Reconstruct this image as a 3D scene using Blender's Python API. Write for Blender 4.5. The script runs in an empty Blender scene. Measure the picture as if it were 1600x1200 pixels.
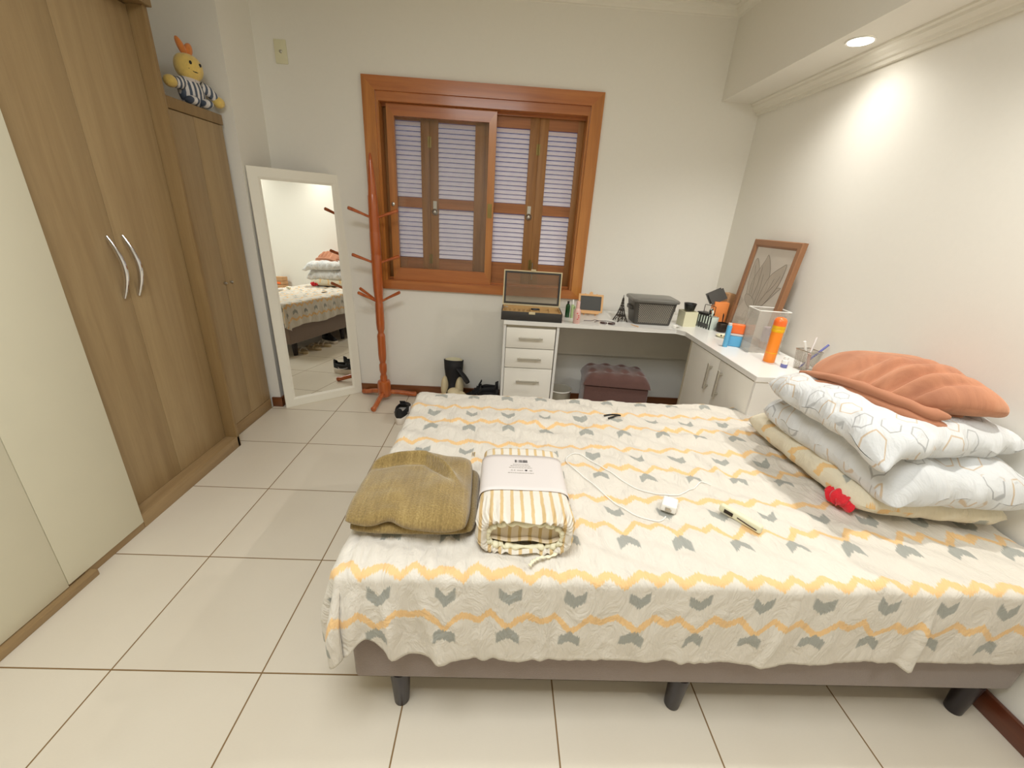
import bpy, bmesh, math, random
from mathutils import Vector, Matrix, noise
random.seed(4)
SC = bpy.context.scene
COL = SC.collection
PI = math.pi

# ------------------------------------------------------------------ node helpers
class X:
    """tiny expression wrapper around Math nodes"""
    def __init__(s, nt, sock): s.nt, s.s = nt, sock
    def op(s, o, b=None, c=None):
        n = s.nt.nodes.new('ShaderNodeMath'); n.operation = o
        for i, v in enumerate((s, b, c)):
            if v is None: continue
            if isinstance(v, X): s.nt.links.new(v.s, n.inputs[i])
            else: n.inputs[i].default_value = v
        return X(s.nt, n.outputs[0])
    def __add__(s, b): return s.op('ADD', b)
    def __sub__(s, b): return s.op('SUBTRACT', b)
    def __mul__(s, b): return s.op('MULTIPLY', b)
    def __truediv__(s, b): return s.op('DIVIDE', b)
    def fl(s): return s.op('FLOOR')
    def fr(s): return s.op('FRACT')
    def ab(s): return s.op('ABSOLUTE')
    def mod(s, b): return s.op('FLOORED_MODULO', b)
    def mx(s, b): return s.op('MAXIMUM', b)
    def mn(s, b): return s.op('MINIMUM', b)
    def lt(s, b): return s.op('LESS_THAN', b)
    def gt(s, b): return s.op('GREATER_THAN', b)
def smooth_lt(x, edge, w):   # 1 where x < edge, soft
    return (x * (-1.0 / w) + (edge / w + 0.5)).op('MAXIMUM', 0.0).op('MINIMUM', 1.0)

def newmat(name):
    m = bpy.data.materials.new(name); m.use_nodes = True
    nt = m.node_tree; nt.nodes.clear()
    out = nt.nodes.new('ShaderNodeOutputMaterial')
    b = nt.nodes.new('ShaderNodeBsdfPrincipled')
    nt.links.new(b.outputs[0], out.inputs[0])
    return m, nt, b
def texco(nt, kind='Object', scale=(1, 1, 1), rot=(0, 0, 0)):
    t = nt.nodes.new('ShaderNodeTexCoord'); mp = nt.nodes.new('ShaderNodeMapping')
    mp.inputs['Scale'].default_value = scale; mp.inputs['Rotation'].default_value = rot
    nt.links.new(t.outputs[kind], mp.inputs[0]); return mp.outputs[0]
def sep(nt, v):
    n = nt.nodes.new('ShaderNodeSeparateXYZ'); nt.links.new(v, n.inputs[0])
    return X(nt, n.outputs[0]), X(nt, n.outputs[1]), X(nt, n.outputs[2])
def noisetex(nt, vec, scale=5, detail=3, rough=.5, dist=0):
    n = nt.nodes.new('ShaderNodeTexNoise'); nt.links.new(vec, n.inputs['Vector'])
    n.inputs['Scale'].default_value = scale; n.inputs['Detail'].default_value = detail
    n.inputs['Roughness'].default_value = rough; n.inputs['Distortion'].default_value = dist
    return n.outputs['Fac']
def mix(nt, fac, a, b):
    n = nt.nodes.new('ShaderNodeMix'); n.data_type = 'RGBA'
    def s(i, v):
        if isinstance(v, X): v = v.s
        if isinstance(v, (tuple, list)): n.inputs[i].default_value = (*v[:3], 1)
        elif isinstance(v, (int, float)): n.inputs[i].default_value = v
        else: nt.links.new(v, n.inputs[i])
    s(0, fac); s(6, a); s(7, b); return n.outputs[2]
def ramp(nt, fac, stops):
    n = nt.nodes.new('ShaderNodeValToRGB'); nt.links.new(fac, n.inputs[0])
    cr = n.color_ramp
    while len(cr.elements) < len(stops): cr.elements.new(.5)
    for e, (p, c) in zip(cr.elements, stops): e.position = p; e.color = (*c, 1)
    return n.outputs[0]
def bump(nt, b, h, strength=.3, dist=.01):
    n = nt.nodes.new('ShaderNodeBump'); n.inputs['Strength'].default_value = strength
    n.inputs['Distance'].default_value = dist
    nt.links.new(h.s if isinstance(h, X) else h, n.inputs['Height']); nt.links.new(n.outputs[0], b.inputs['Normal'])
def srgb(r, g, b):
    f = lambda c: (c / 255 / 12.92) if c / 255 <= .04045 else ((c / 255 + .055) / 1.055) ** 2.4
    return (f(r), f(g), f(b))

def plain(name, col, rough=.5, metal=0, spec=.5, bumpy=0, bscale=200, var=.06, alpha=None, sheen=0, trans=0, emit=None):
    m, nt, b = newmat(name)
    v = texco(nt)
    f = noisetex(nt, v, bscale * .2 if bumpy else 8, 3)
    c2 = tuple(min(1, c * (1 - var * 2.2)) for c in col)
    nt.links.new(mix(nt, f, c2, col), b.inputs['Base Color'])
    b.inputs['Roughness'].default_value = rough; b.inputs['Metallic'].default_value = metal
    b.inputs['Specular IOR Level'].default_value = spec
    if sheen: b.inputs['Sheen Weight'].default_value = sheen
    if trans: b.inputs['Transmission Weight'].default_value = trans
    if alpha is not None: b.inputs['Alpha'].default_value = alpha
    if emit: b.inputs['Emission Color'].default_value = (*emit[0], 1); b.inputs['Emission Strength'].default_value = emit[1]
    if bumpy: bump(nt, b, noisetex(nt, v, bscale, 2), bumpy, .004)
    return m

def wood(name, c1, c2, c3, axis='z', scale=1.0, rough=.4, fine=60, coat=0):
    m, nt, b = newmat(name)
    st = {'x': (.06, 1, 1), 'y': (1, .06, 1), 'z': (1, 1, .06)}[axis]
    v = texco(nt, scale=tuple(k * scale for k in st))
    f1 = noisetex(nt, v, 9, 4, .6, .6); f2 = noisetex(nt, v, fine, 3, .6)
    base = ramp(nt, f1, [(.3, c1), (.52, c2), (.75, c3)])
    col = mix(nt, X(nt, f2) * .35, base, tuple(c * .62 for c in c1))
    nt.links.new(col, b.inputs['Base Color']); b.inputs['Roughness'].default_value = rough
    if coat: b.inputs['Coat Weight'].default_value = coat; b.inputs['Coat Roughness'].default_value = .15
    bump(nt, b, f2, .12, .002); return m

M = {}
M['wall'] = plain('wall_paint', srgb(236, 233, 224), .75, spec=.25, bumpy=.05, bscale=300, var=.012)
M['ceil'] = plain('ceiling_paint', srgb(236, 233, 222), .8, spec=.2, var=.01)
M['crown'] = plain('crown_paint', srgb(236, 233, 222), .6, var=.01)
M['wood_front'] = wood('oak_laminate', srgb(160, 134, 96), srgb(172, 146, 106), srgb(181, 156, 115), 'z', 2.2, .42, 90)
M['wood_frame'] = wood('oak_frame', srgb(140, 112, 72), srgb(152, 124, 82), srgb(162, 134, 92), 'z', 2.2, .45, 90)
M['wood_plinth'] = wood('oak_plinth', srgb(150, 122, 84), srgb(166, 138, 98), srgb(176, 148, 108), 'y', 2.2, .45, 90)
M['white_door'] = plain('white_laminate_door', srgb(222, 216, 192), .38, var=.02)
M['win_v'] = wood('window_wood_upright', srgb(172, 106, 46), srgb(196, 126, 58), srgb(210, 144, 72), 'z', 2, .35, 70, .3)
M['win_h'] = wood('window_wood_level', srgb(166, 96, 46), srgb(188, 114, 56), srgb(202, 130, 66), 'x', 2, .35, 70, .3)
M['shut'] = wood('shutter_wood', srgb(136, 92, 48), srgb(168, 118, 66), srgb(188, 138, 82), 'z', 2, .5, 70)
M['shut_h'] = wood('shutter_wood_level', srgb(140, 90, 48), srgb(176, 112, 62), srgb(196, 132, 78), 'x', 2, .5, 70)
M['slat'] = plain('louvre_slat_paint', srgb(252, 246, 255), .5, var=.05)
M['rack'] = wood('turned_wood', srgb(160, 76, 30), srgb(192, 98, 42), srgb(212, 124, 60), 'z', 3, .28, 50, .5)
M['base'] = wood('skirting_wood', srgb(104, 58, 28), srgb(128, 76, 40), srgb(142, 90, 50), 'x', 2, .35, 60, .3)
M['base_r'] = wood('skirting_wood_dark', srgb(80, 38, 22), srgb(104, 52, 30), srgb(118, 64, 38), 'y', 2, .3, 60, .4)
M['desk'] = plain('white_lacquer', srgb(228, 226, 221), .22, var=.01)
M['desk_front'] = plain('off_white_lacquer', srgb(236, 232, 222), .3, var=.015)
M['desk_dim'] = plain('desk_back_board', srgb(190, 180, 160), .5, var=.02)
M['brass'] = plain('aged_brass', srgb(150, 130, 80), .4, 1, var=.15)
M['bar'] = plain('satin_bar_metal', srgb(196, 190, 176), .4, .35, var=.05)
M['steel'] = plain('brushed_steel', srgb(190, 186, 176), .35, 1, var=.05)
M['chrome'] = plain('chrome', srgb(225, 225, 228), .12, 1, var=.0)
M['mframe'] = plain('cream_mirror_frame', srgb(240, 236, 222), .45, var=.02)
M['black'] = plain('black_fabric', srgb(26, 25, 28), .7, var=.1, bumpy=.2)
M['black_pl'] = plain('black_plastic', srgb(30, 30, 30), .35, var=.1)
M['leg'] = plain('bed_leg_plastic', srgb(34, 24, 28), .35, var=.05)
M['gray_pl'] = plain('grey_plastic', srgb(74, 71, 66), .42, var=.04)
M['white_pl'] = plain('white_plastic', srgb(240, 238, 232), .3, var=.01)
M['cream_pl'] = plain('cream_plastic', srgb(226, 222, 190), .4, var=.02)
M['taupe'] = plain('taupe_velour', srgb(134, 116, 106), .85, bumpy=.4, bscale=500, var=.06, sheen=.4)
M['brown_v'] = plain('brown_velvet', srgb(98, 64, 56), .8, bumpy=.4, bscale=300, var=.1, sheen=.5)
M['mattress'] = plain('mattress_ticking', srgb(225, 220, 205), .8)
M['cream_fab'] = plain('cream_cotton', srgb(236, 230, 200), .85, bumpy=.3, bscale=300, var=.02)
M['red'] = plain('red_velvet', srgb(236, 24, 44), .75, bumpy=.5, bscale=260, var=.15, sheen=.3)
M['leather'] = plain('black_leather', srgb(52, 49, 46), .45, bumpy=.3, bscale=300, var=.05)
M['velvet'] = plain('beige_velvet', srgb(205, 168, 112), .8, var=.08)
M['trim'] = plain('champagne_trim', srgb(214, 198, 158), .4, var=.03)
M['pine'] = plain('light_pine', srgb(226, 176, 118), .5, var=.06)
M['slate'] = plain('chalk_slate', srgb(82, 82, 80), .8, var=.05)
M['iron'] = plain('dark_bronze', srgb(62, 54, 46), .45, .6, var=.1)
M['pink'] = plain('pink_plastic', srgb(232, 190, 180), .35, var=.06)
M['green'] = plain('green_glass', srgb(28, 84, 40), .15, var=.3)
M['lime'] = plain('pale_green_label', srgb(190, 212, 150), .5, var=.2)
M['tort'] = plain('dark_tortoise', srgb(72, 44, 42), .3, var=.2)
M['orange'] = plain('orange_plastic', srgb(255, 146, 40), .3, var=.03)
M['carton'] = plain('orange_card', srgb(255, 156, 84), .5, var=.03)
M['orange2'] = plain('orange_cap', srgb(252, 118, 50), .3, var=.03)
M['yellow'] = plain('yellow_band', srgb(246, 190, 20), .35, var=.05)
M['blue'] = plain('blue_label', srgb(96, 178, 222), .35, var=.05)
M['purple'] = plain('purple_liquid', srgb(120, 124, 190), .25, var=.1)
M['navy'] = plain('navy_stripe', srgb(58, 76, 104), .8, var=.2)
M['plush'] = plain('yellow_plush', srgb(250, 216, 120), .95, bumpy=.7, bscale=300, var=.12, sheen=.4)
M['plush_o'] = plain('orange_plush', srgb(236, 144, 70), .95, bumpy=.7, bscale=300, var=.12, sheen=.4)
M['kraft'] = plain('kraft_card', srgb(196, 152, 108), .7, var=.05)
M['frame_pic'] = plain('bronze_brown_frame', srgb(158, 112, 78), .4, var=.08)
M['pic'] = plain('picture_ground', srgb(240, 228, 214), .35, var=.08)
M['petal'] = plain('petal_tone', srgb(212, 196, 178), .45, var=.12)
M['petal2'] = plain('petal_pale_tone', srgb(220, 205, 188), .45, var=.12)
M['vein'] = plain('petal_line', srgb(128, 112, 84), .5, var=.15)
M['sandal'] = plain('beige_leather', srgb(196, 176, 140), .6, var=.08)
M['shoe_white'] = plain('white_rubber', srgb(228, 218, 206), .5, var=.04)
M['cream_boot'] = plain('cream_shell', srgb(222, 206, 168), .6, var=.06)
M['card'] = plain('white_card', srgb(216, 208, 203), .5, var=.01)
M['ink'] = plain('grey_ink', srgb(90, 86, 84), .6, var=.02)
M['ink2'] = plain('pale_ink', srgb(190, 184, 176), .6, var=.02)
M['inkb'] = plain('black_ink', srgb(20, 18, 18), .6, var=.02)

def glass(name, tint=(1, 1, 1), rough=.0, refl=.08, body=0.0, bodycol=(1, 1, 1)):
    m = bpy.data.materials.new(name); m.use_nodes = True; nt = m.node_tree; nt.nodes.clear()
    out = nt.nodes.new('ShaderNodeOutputMaterial')
    t = nt.nodes.new('ShaderNodeBsdfTransparent'); t.inputs[0].default_value = (*tint, 1)
    g = nt.nodes.new('ShaderNodeBsdfGlossy'); g.inputs['Roughness'].default_value = rough
    mx = nt.nodes.new('ShaderNodeMixShader')
    fr = nt.nodes.new('ShaderNodeLayerWeight'); fr.inputs[0].default_value = .5
    a = X(nt, fr.outputs[1]).op('POWER', 4.0) * .75 + refl * .45
    nt.links.new(a.s, mx.inputs[0]); nt.links.new(t.outputs[0], mx.inputs[1]); nt.links.new(g.outputs[0], mx.inputs[2])
    last = mx.outputs[0]
    if body:
        d = nt.nodes.new('ShaderNodeBsdfDiffuse'); d.inputs[0].default_value = (*bodycol, 1)
        m2 = nt.nodes.new('ShaderNodeMixShader'); m2.inputs[0].default_value = body
        nt.links.new(last, m2.inputs[1]); nt.links.new(d.outputs[0], m2.inputs[2]); last = m2.outputs[0]
    nt.links.new(last, out.inputs[0]); return m
M['glass'] = glass('window_glass', (.97, .97, .97))
M['lid_glass'] = glass('box_lid_glass', (.86, .84, .8), body=.16, bodycol=srgb(150, 140, 120))
M['acrylic'] = glass('clear_acrylic', (.93, .93, .92), body=.22, bodycol=srgb(236, 232, 224))
M['bag'] = glass('clear_plastic', (.9, .9, .88), body=.35, bodycol=srgb(215, 208, 190))
def mk_mirror():
    m, nt, b = newmat('mirror_silver'); b.inputs['Base Color'].default_value = (.93, .94, .9, 1)
    b.inputs['Metallic'].default_value = 1; b.inputs['Roughness'].default_value = 0.0; return m
M['mirror'] = mk_mirror()

def mk_floor():
    m, nt, b = newmat('floor_tile'); v = texco(nt); x, y, z = sep(nt, v)
    T = .45; g = .0022
    fx = (x / T).fr(); fy = (y / T).fr()
    dx = (fx - .5).ab() * -1.0 + .5; dy = (fy - .5).ab() * -1.0 + .5
    d = dx.mn(dy) * T
    grout = smooth_lt(d, g, .0012)
    cell = ((x / T).fl() * 12.9898 + (y / T).fl() * 78.233).op('SINE') * 43758.5
    cr = cell.fr()
    n1 = noisetex(nt, v, 3, 3, .5); n2 = noisetex(nt, texco(nt, scale=(1, 6, 1)), 90, 3, .6)
    t1 = mix(nt, n1, srgb(218, 208, 190), srgb(228, 220, 204))
    t2 = mix(nt, X(nt, n2) * .16, t1, srgb(192, 178, 156))
    t3 = mix(nt, cr * .12, t2, srgb(200, 188, 168))
    nt.links.new(mix(nt, grout, t3, srgb(132, 104, 66)), b.inputs['Base Color'])
    r = grout * .5 + .3; nt.links.new(r.s, b.inputs['Roughness'])
    b.inputs['Specular IOR Level'].default_value = .4
    bump(nt, b, grout * -1.0 + X(nt, n2) * .04, .5, .002); return m
M['floor'] = mk_floor()

def mk_sheet(name, base=(219, 212, 200), org=(232, 188, 122), gry=(150, 152, 145), blur=.004):
    m, nt, b = newmat(name)
    t = nt.nodes.new('ShaderNodeTexCoord'); u, v, _ = sep(nt, t.outputs['UV'])
    u = u + (X(nt, noisetex(nt, t.outputs['UV'], 5, 2)) - .5) * .035; v = v + (X(nt, noisetex(nt, texco(nt, 'UV', (1, 1, 1), (0, 0, 2)), 6, 2)) - .5) * .030
    wob = noisetex(nt, texco(nt, 'UV', (1, .12, 1)), 240, 2, .6); wb = (X(nt, wob) - .5)
    PX, PY = .159, .306
    ux = ((u - .87) / PX + .5).fr() * PX - PX / 2          # 0 at chevron centre
    au = ux.ab()
    def row(c):                                             # signed distance from row centre c
        return ((v - c) / PY + .5).fr() * PY - PY / 2
    w2 = wb * .022
    # gray chevrons
    def chev(c, sgn):
        d = row(c) + w2
        prof = (d - au * (.75 * sgn)) + .012 * sgn
        h = smooth_lt(prof.ab(), .0165, blur)
        return h * smooth_lt(au + wb * .006, .0270, blur)
    V = chev(-1.962, 1); L = chev(-2.088, -1)
    # zigzags : deep valley under the chevrons, small valley in between
    def zig(c, deep, peak, mid, wdt):
        a1 = au * ((peak - deep) / .045) + deep
        a2 = (au - .045) * ((mid - peak) / (PX / 2 - .045)) + peak
        s = au.lt(.045)
        prof = s * a1 + (s * -1.0 + 1.0) * a2
        d = row(c) - prof + w2
        return smooth_lt(d.ab(), wdt, blur)
    Z1 = zig(-2.030, -.030, .014, -.006, .0115)
    Z2 = zig(-1.900, .010, -.012, .012, .0105)
    base_c = mix(nt, noisetex(nt, t.outputs['UV'], 6, 3), srgb(*[c - 6 for c in base]), srgb(*base))
    c = mix(nt, Z1.mx(Z2) * .85, base_c, srgb(*org)); c = mix(nt, V.mx(L) * .9, c, srgb(*gry))
    nt.links.new(c, b.inputs['Base Color']); b.inputs['Roughness'].default_value = .85
    b.inputs['Specular IOR Level'].default_value = .2; b.inputs['Sheen Weight'].default_value = .2
    n = noisetex(nt, texco(nt, 'UV', (1, .45, 1), (0, 0, .6)), 22, 4, .6, 1.0)
    n2 = noisetex(nt, t.outputs['UV'], 700, 1)
    bump(nt, b, X(nt, n) + X(nt, n2) * .03, .42, .03); return m
M['sheet'] = mk_sheet('chevron_sheet')
M['sheet_p'] = mk_sheet('chevron_pillowcase', base=(222, 212, 188), org=(226, 184, 120))

def mk_hex():
    m, nt, b = newmat('hexagon_pillowcase')
    t = nt.nodes.new('ShaderNodeTexCoord')
    mp = nt.nodes.new('ShaderNodeMapping'); mp.inputs['Scale'].default_value = (15, 15, 1); mp.inputs['Rotation'].default_value = (0, 0, .3)
    nt.links.new(t.outputs['UV'], mp.inputs[0]); u, v, _ = sep(nt, mp.outputs[0])
    ry = 1.7320508
    ax = u.mod(1.0) - .5; ay = v.mod(ry) - ry / 2
    bx = (u - .5).mod(1.0) - .5; by = (v - ry / 2).mod(ry) - ry / 2
    s = (ax * ax + ay * ay).op('LESS_THAN', bx * bx + by * by)
    i = s * -1.0 + 1.0
    gx = s * ax + i * bx; gy = s * ay + i * by
    hd = gx.ab().mx(gx.ab() * .5 + gy.ab() * .8660254)
    cx = u - gx; cy = v - gy
    r = ((cx * 12.9898 + cy * 78.233 + 3.1).op('SINE') * 43758.5453).fr()
    r2 = ((cx * 39.346 + cy * 11.135 + 1.7).op('SINE') * 24634.6345).fr()
    keep = r.gt(.34)
    line = smooth_lt((hd - (r2 * .13 + .27)).ab(), .026, .02)
    c = mix(nt, r2.gt(.55), srgb(146, 146, 146), srgb(190, 166, 136))
    base = mix(nt, noisetex(nt, t.outputs['UV'], 5, 2), srgb(202, 203, 203), srgb(210, 211, 210))
    nt.links.new(mix(nt, line * keep * (r2 * .3 + .6), base, c), b.inputs['Base Color'])
    b.inputs['Roughness'].default_value = .8; b.inputs['Sheen Weight'].default_value = .2
    n = noisetex(nt, texco(nt, 'UV', (1, .5, 1), (0, 0, .8)), 16, 4, .6, 1.2)
    bump(nt, b, n, .4, .03); return m
M['hex'] = mk_hex()

def mk_stripes(name, c1, c2, per, wid, axis='x', kind='UV'):
    m, nt, b = newmat(name); t = nt.nodes.new('ShaderNodeTexCoord')
    x, y, z = sep(nt, t.outputs[kind]); k = {'x': x, 'y': y, 'z': z}[axis]
    w = X(nt, noisetex(nt, t.outputs[kind], 40, 2)) - .5
    f = ((k / per + w * .15).fr() - .5).ab() * 2
    nt.links.new(mix(nt, smooth_lt(f, wid, .12), c2, c1), b.inputs['Base Color'])
    b.inputs['Roughness'].default_value = .85
    bump(nt, b, noisetex(nt, t.outputs[kind], 30, 3), .3, .01); return m
M['stripe'] = mk_stripes('ochre_stripe_cotton', srgb(204, 176, 128), srgb(218, 211, 198), .0265, .32)
M['stripe_in'] = mk_stripes('ochre_stripe_inner', srgb(190, 164, 112), srgb(214, 198, 172), .0265, .32, 'x', 'Object')
M['pj'] = mk_stripes('striped_shirt', srgb(84, 94, 110), srgb(224, 220, 216), .022, .5, 'y', 'Object')
M['zebra'] = mk_stripes('zebra_card', srgb(30, 30, 30), srgb(214, 226, 214), .022, .5, 'y', 'Object')
def mk_towel():
    m, nt, b = newmat('olive_terry'); v = texco(nt, 'UV')
    n = noisetex(nt, v, 220, 3, .7); n1 = noisetex(nt, v, 9, 3); n3 = noisetex(nt, texco(nt, 'UV', (1, .08, 1)), 120, 2)
    f = X(nt, n) * .5 + X(nt, n1) * .3 + X(nt, n3) * .25
    nt.links.new(ramp(nt, f.s, [(.32, srgb(104, 84, 44)), (.52, srgb(142, 118, 68)), (.72, srgb(180, 156, 100))]), b.inputs['Base Color'])
    b.inputs['Roughness'].default_value = .95; b.inputs['Sheen Weight'].default_value = .4
    bump(nt, b, f, .9, .006); return m
M['towel'] = mk_towel()
def mk_blanket():
    m, nt, b = newmat('brown_microfibre'); v = texco(nt, 'UV')
    n = noisetex(nt, v, 6, 4, .6, .6); n2 = noisetex(nt, v, 300, 2)
    nt.links.new(ramp(nt, n, [(.3, srgb(142, 88, 62)), (.55, srgb(176, 118, 86)), (.8, srgb(194, 140, 108))]), b.inputs['Base Color'])
    b.inputs['Roughness'].default_value = .8; b.inputs['Sheen Weight'].default_value = .7; b.inputs['Sheen Tint'].default_value = (*srgb(240, 190, 160), 1)
    bump(nt, b, X(nt, n) + X(nt, n2) * .08, .35, .02); return m
M['blanket'] = mk_blanket()

# ------------------------------------------------------------------ object helpers
def link(name, me, mat, parent=None, smooth=None):
    o = bpy.data.objects.new(name, me); COL.objects.link(o)
    mats = mat if isinstance(mat, (list, tuple)) else [mat]
    for m in mats: me.materials.append(M[m] if isinstance(m, str) else m)
    if parent: o.parent = parent
    return o
def obj(name, bm, mat, parent=None, smooth=False, ang=40):
    me = bpy.data.meshes.new(name)
    bmesh.ops.recalc_face_normals(bm, faces=bm.faces)
    if smooth:
        for f in bm.faces: f.smooth = True
        for e in bm.edges:
            if len(e.link_faces) == 2 and e.calc_face_angle(0) > math.radians(ang): e.smooth = False
    bm.to_mesh(me); bm.free(); return link(name, me, mat, parent)
def thing(name, label, cat, loc=(0, 0, 0), rz=0, group=None):
    o = bpy.data.objects.new(name, None); COL.objects.link(o); o.empty_display_size = .05
    o.location = loc; o.rotation_euler = (0, 0, rz); return tag(o, label, cat, group)
def tag(o, label, cat, group=None):
    o['label'] = label; o['category'] = cat
    if group: o['group'] = group
    return o
def struct(o): o['kind'] = 'structure'; return o
def lab(o, t): o['label'] = t; return o
def bx(bm, x0, x1, y0, y1, z0, z1, bev=0, seg=2, mi=0):
    r = bmesh.ops.create_cube(bm, size=1)
    vs = r['verts']
    for v in vs: v.co = Vector(((x0 + x1) / 2 + v.co.x * (x1 - x0), (y0 + y1) / 2 + v.co.y * (y1 - y0), (z0 + z1) / 2 + v.co.z * (z1 - z0)))
    fs = list({f for v in vs for f in v.link_faces})
    for f in fs: f.material_index = mi
    if bev:
        es = list({e for v in vs for e in v.link_edges})
        bmesh.ops.bevel(bm, geom=es, offset=bev, segments=seg, affect='EDGES', profile=.5, clamp_overlap=True)
    return vs
def box(name, mat, dims, bev=0, parent=None, seg=2):
    bm = bmesh.new(); bx(bm, *dims, bev=bev, seg=seg); return obj(name, bm, mat, parent, smooth=bool(bev))
def lathe(bm, prof, n=24, M4=None, mi=0):
    """prof: list of (r, z)"""
    rings = []
    for r, z in prof:
        if r < 1e-5: rings.append([bm.verts.new((0, 0, z))])
        else: rings.append([bm.verts.new((r * math.cos(2 * PI * k / n), r * math.sin(2 * PI * k / n), z)) for k in range(n)])
    for a, b in zip(rings, rings[1:]):
        for k in range(n):
            k2 = (k + 1) % n
            if len(a) == 1 and len(b) == 1: continue
            if len(a) == 1: f = bm.faces.new((a[0], b[k], b[k2]))
            elif len(b) == 1: f = bm.faces.new((a[k], a[k2], b[0]))
            else: f = bm.faces.new((a[k], a[k2], b[k2], b[k]))
            f.material_index = mi
    for rg in (rings[0], rings[-1]):
        if len(rg) > 1: bm.faces.new(rg).material_index = mi
    vs = [v for rg in rings for v in rg]
    if M4 is not None:
        for v in vs: v.co = M4 @ v.co
    return vs
def tube(bm, pts, rad, n=10, caps=True, mi=0, flat=1.0):
    pts = [Vector(p) for p in pts]; m = len(pts)
    rr = rad if isinstance(rad, (list, tuple)) else [rad] * m
    prev = None; rings = []
    for i, p in enumerate(pts):
        t = (pts[min(i + 1, m - 1)] - pts[max(i - 1, 0)]).normalized()
        if prev is None:
            a = Vector((0, 0, 1)) if abs(t.z) < .9 else Vector((1, 0, 0))
            u = t.cross(a).normalized()
        else:
            u = (prev - t * prev.dot(t)).normalized()
        prev = u; w = t.cross(u)
        rings.append([bm.verts.new(p + (u * math.cos(2 * PI * k / n) + w * math.sin(2 * PI * k / n) * flat) * rr[i]) for k in range(n)])
    for a, b in zip(rings, rings[1:]):
        for k in range(n):
            bm.faces.new((a[k], a[(k + 1) % n], b[(k + 1) % n], b[k])).material_index = mi
    if caps: bm.faces.new(rings[0]).material_index = mi; bm.faces.new(rings[-1]).material_index = mi
    return [v for r in rings for v in r]
def smoothpath(pts, sub=6):
    P = [Vector(p) for p in pts]; out = []
    for i in range(len(P) - 1):
        p0 = P[max(i - 1, 0)]; p1 = P[i]; p2 = P[i + 1]; p3 = P[min(i + 2, len(P) - 1)]
        for k in range(sub):
            t = k / sub
            out.append(.5 * ((2 * p1) + (-p0 + p2) * t + (2 * p0 - 5 * p1 + 4 * p2 - p3) * t * t + (-p0 + 3 * p1 - 3 * p2 + p3) * t ** 3))
    out.append(P[-1]); return out
def ellipsoid(bm, c, r, rot=None, seg=20, mi=0):
    rr = bmesh.ops.create_uvsphere(bm, u_segments=seg, v_segments=seg * 2 // 3, radius=1)
    Rm = rot.to_matrix() if rot else Matrix.Identity(3)
    for v in rr['verts']: v.co = Vector(c) + Rm @ Vector((v.co.x * r[0], v.co.y * r[1], v.co.z * r[2]))
    for f in {f for v in rr['verts'] for f in v.link_faces}: f.material_index = mi
    return rr['verts']
def quad(bm, pts, mi=0):
    f = bm.faces.new([bm.verts.new(p) for p in pts]); f.material_index = mi; return f
def grid_mesh(name, mat, nu, nv, fn, parent=None, closed_u=False):
    """fn(i/nu, j/nv) -> (pos, uv)"""
    bm = bmesh.new(); uvl = bm.loops.layers.uv.new('UVMap'); V = []; U = []
    for j in range(nv + 1):
        r = []; ru = []
        for i in range(nu + 1):
            p, uv = fn(i / nu, j / nv); r.append(bm.verts.new(p)); ru.append(uv)
        V.append(r); U.append(ru)
    for j in range(nv):
        for i in range(nu):
            f = bm.faces.new((V[j][i], V[j][i + 1], V[j + 1][i + 1], V[j + 1][i])); f.smooth = True
            for l, (a, b) in zip(f.loops, ((j, i), (j, i + 1), (j + 1, i + 1), (j + 1, i))): l[uvl].uv = U[a][b]
    return bm
N = lambda x, y, z=0: noise.noise(Vector((x, y, z)))
def sst(a, b, x):
    t = min(1, max(0, (x - a) / (b - a))); return t * t * (3 - 2 * t)

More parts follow.
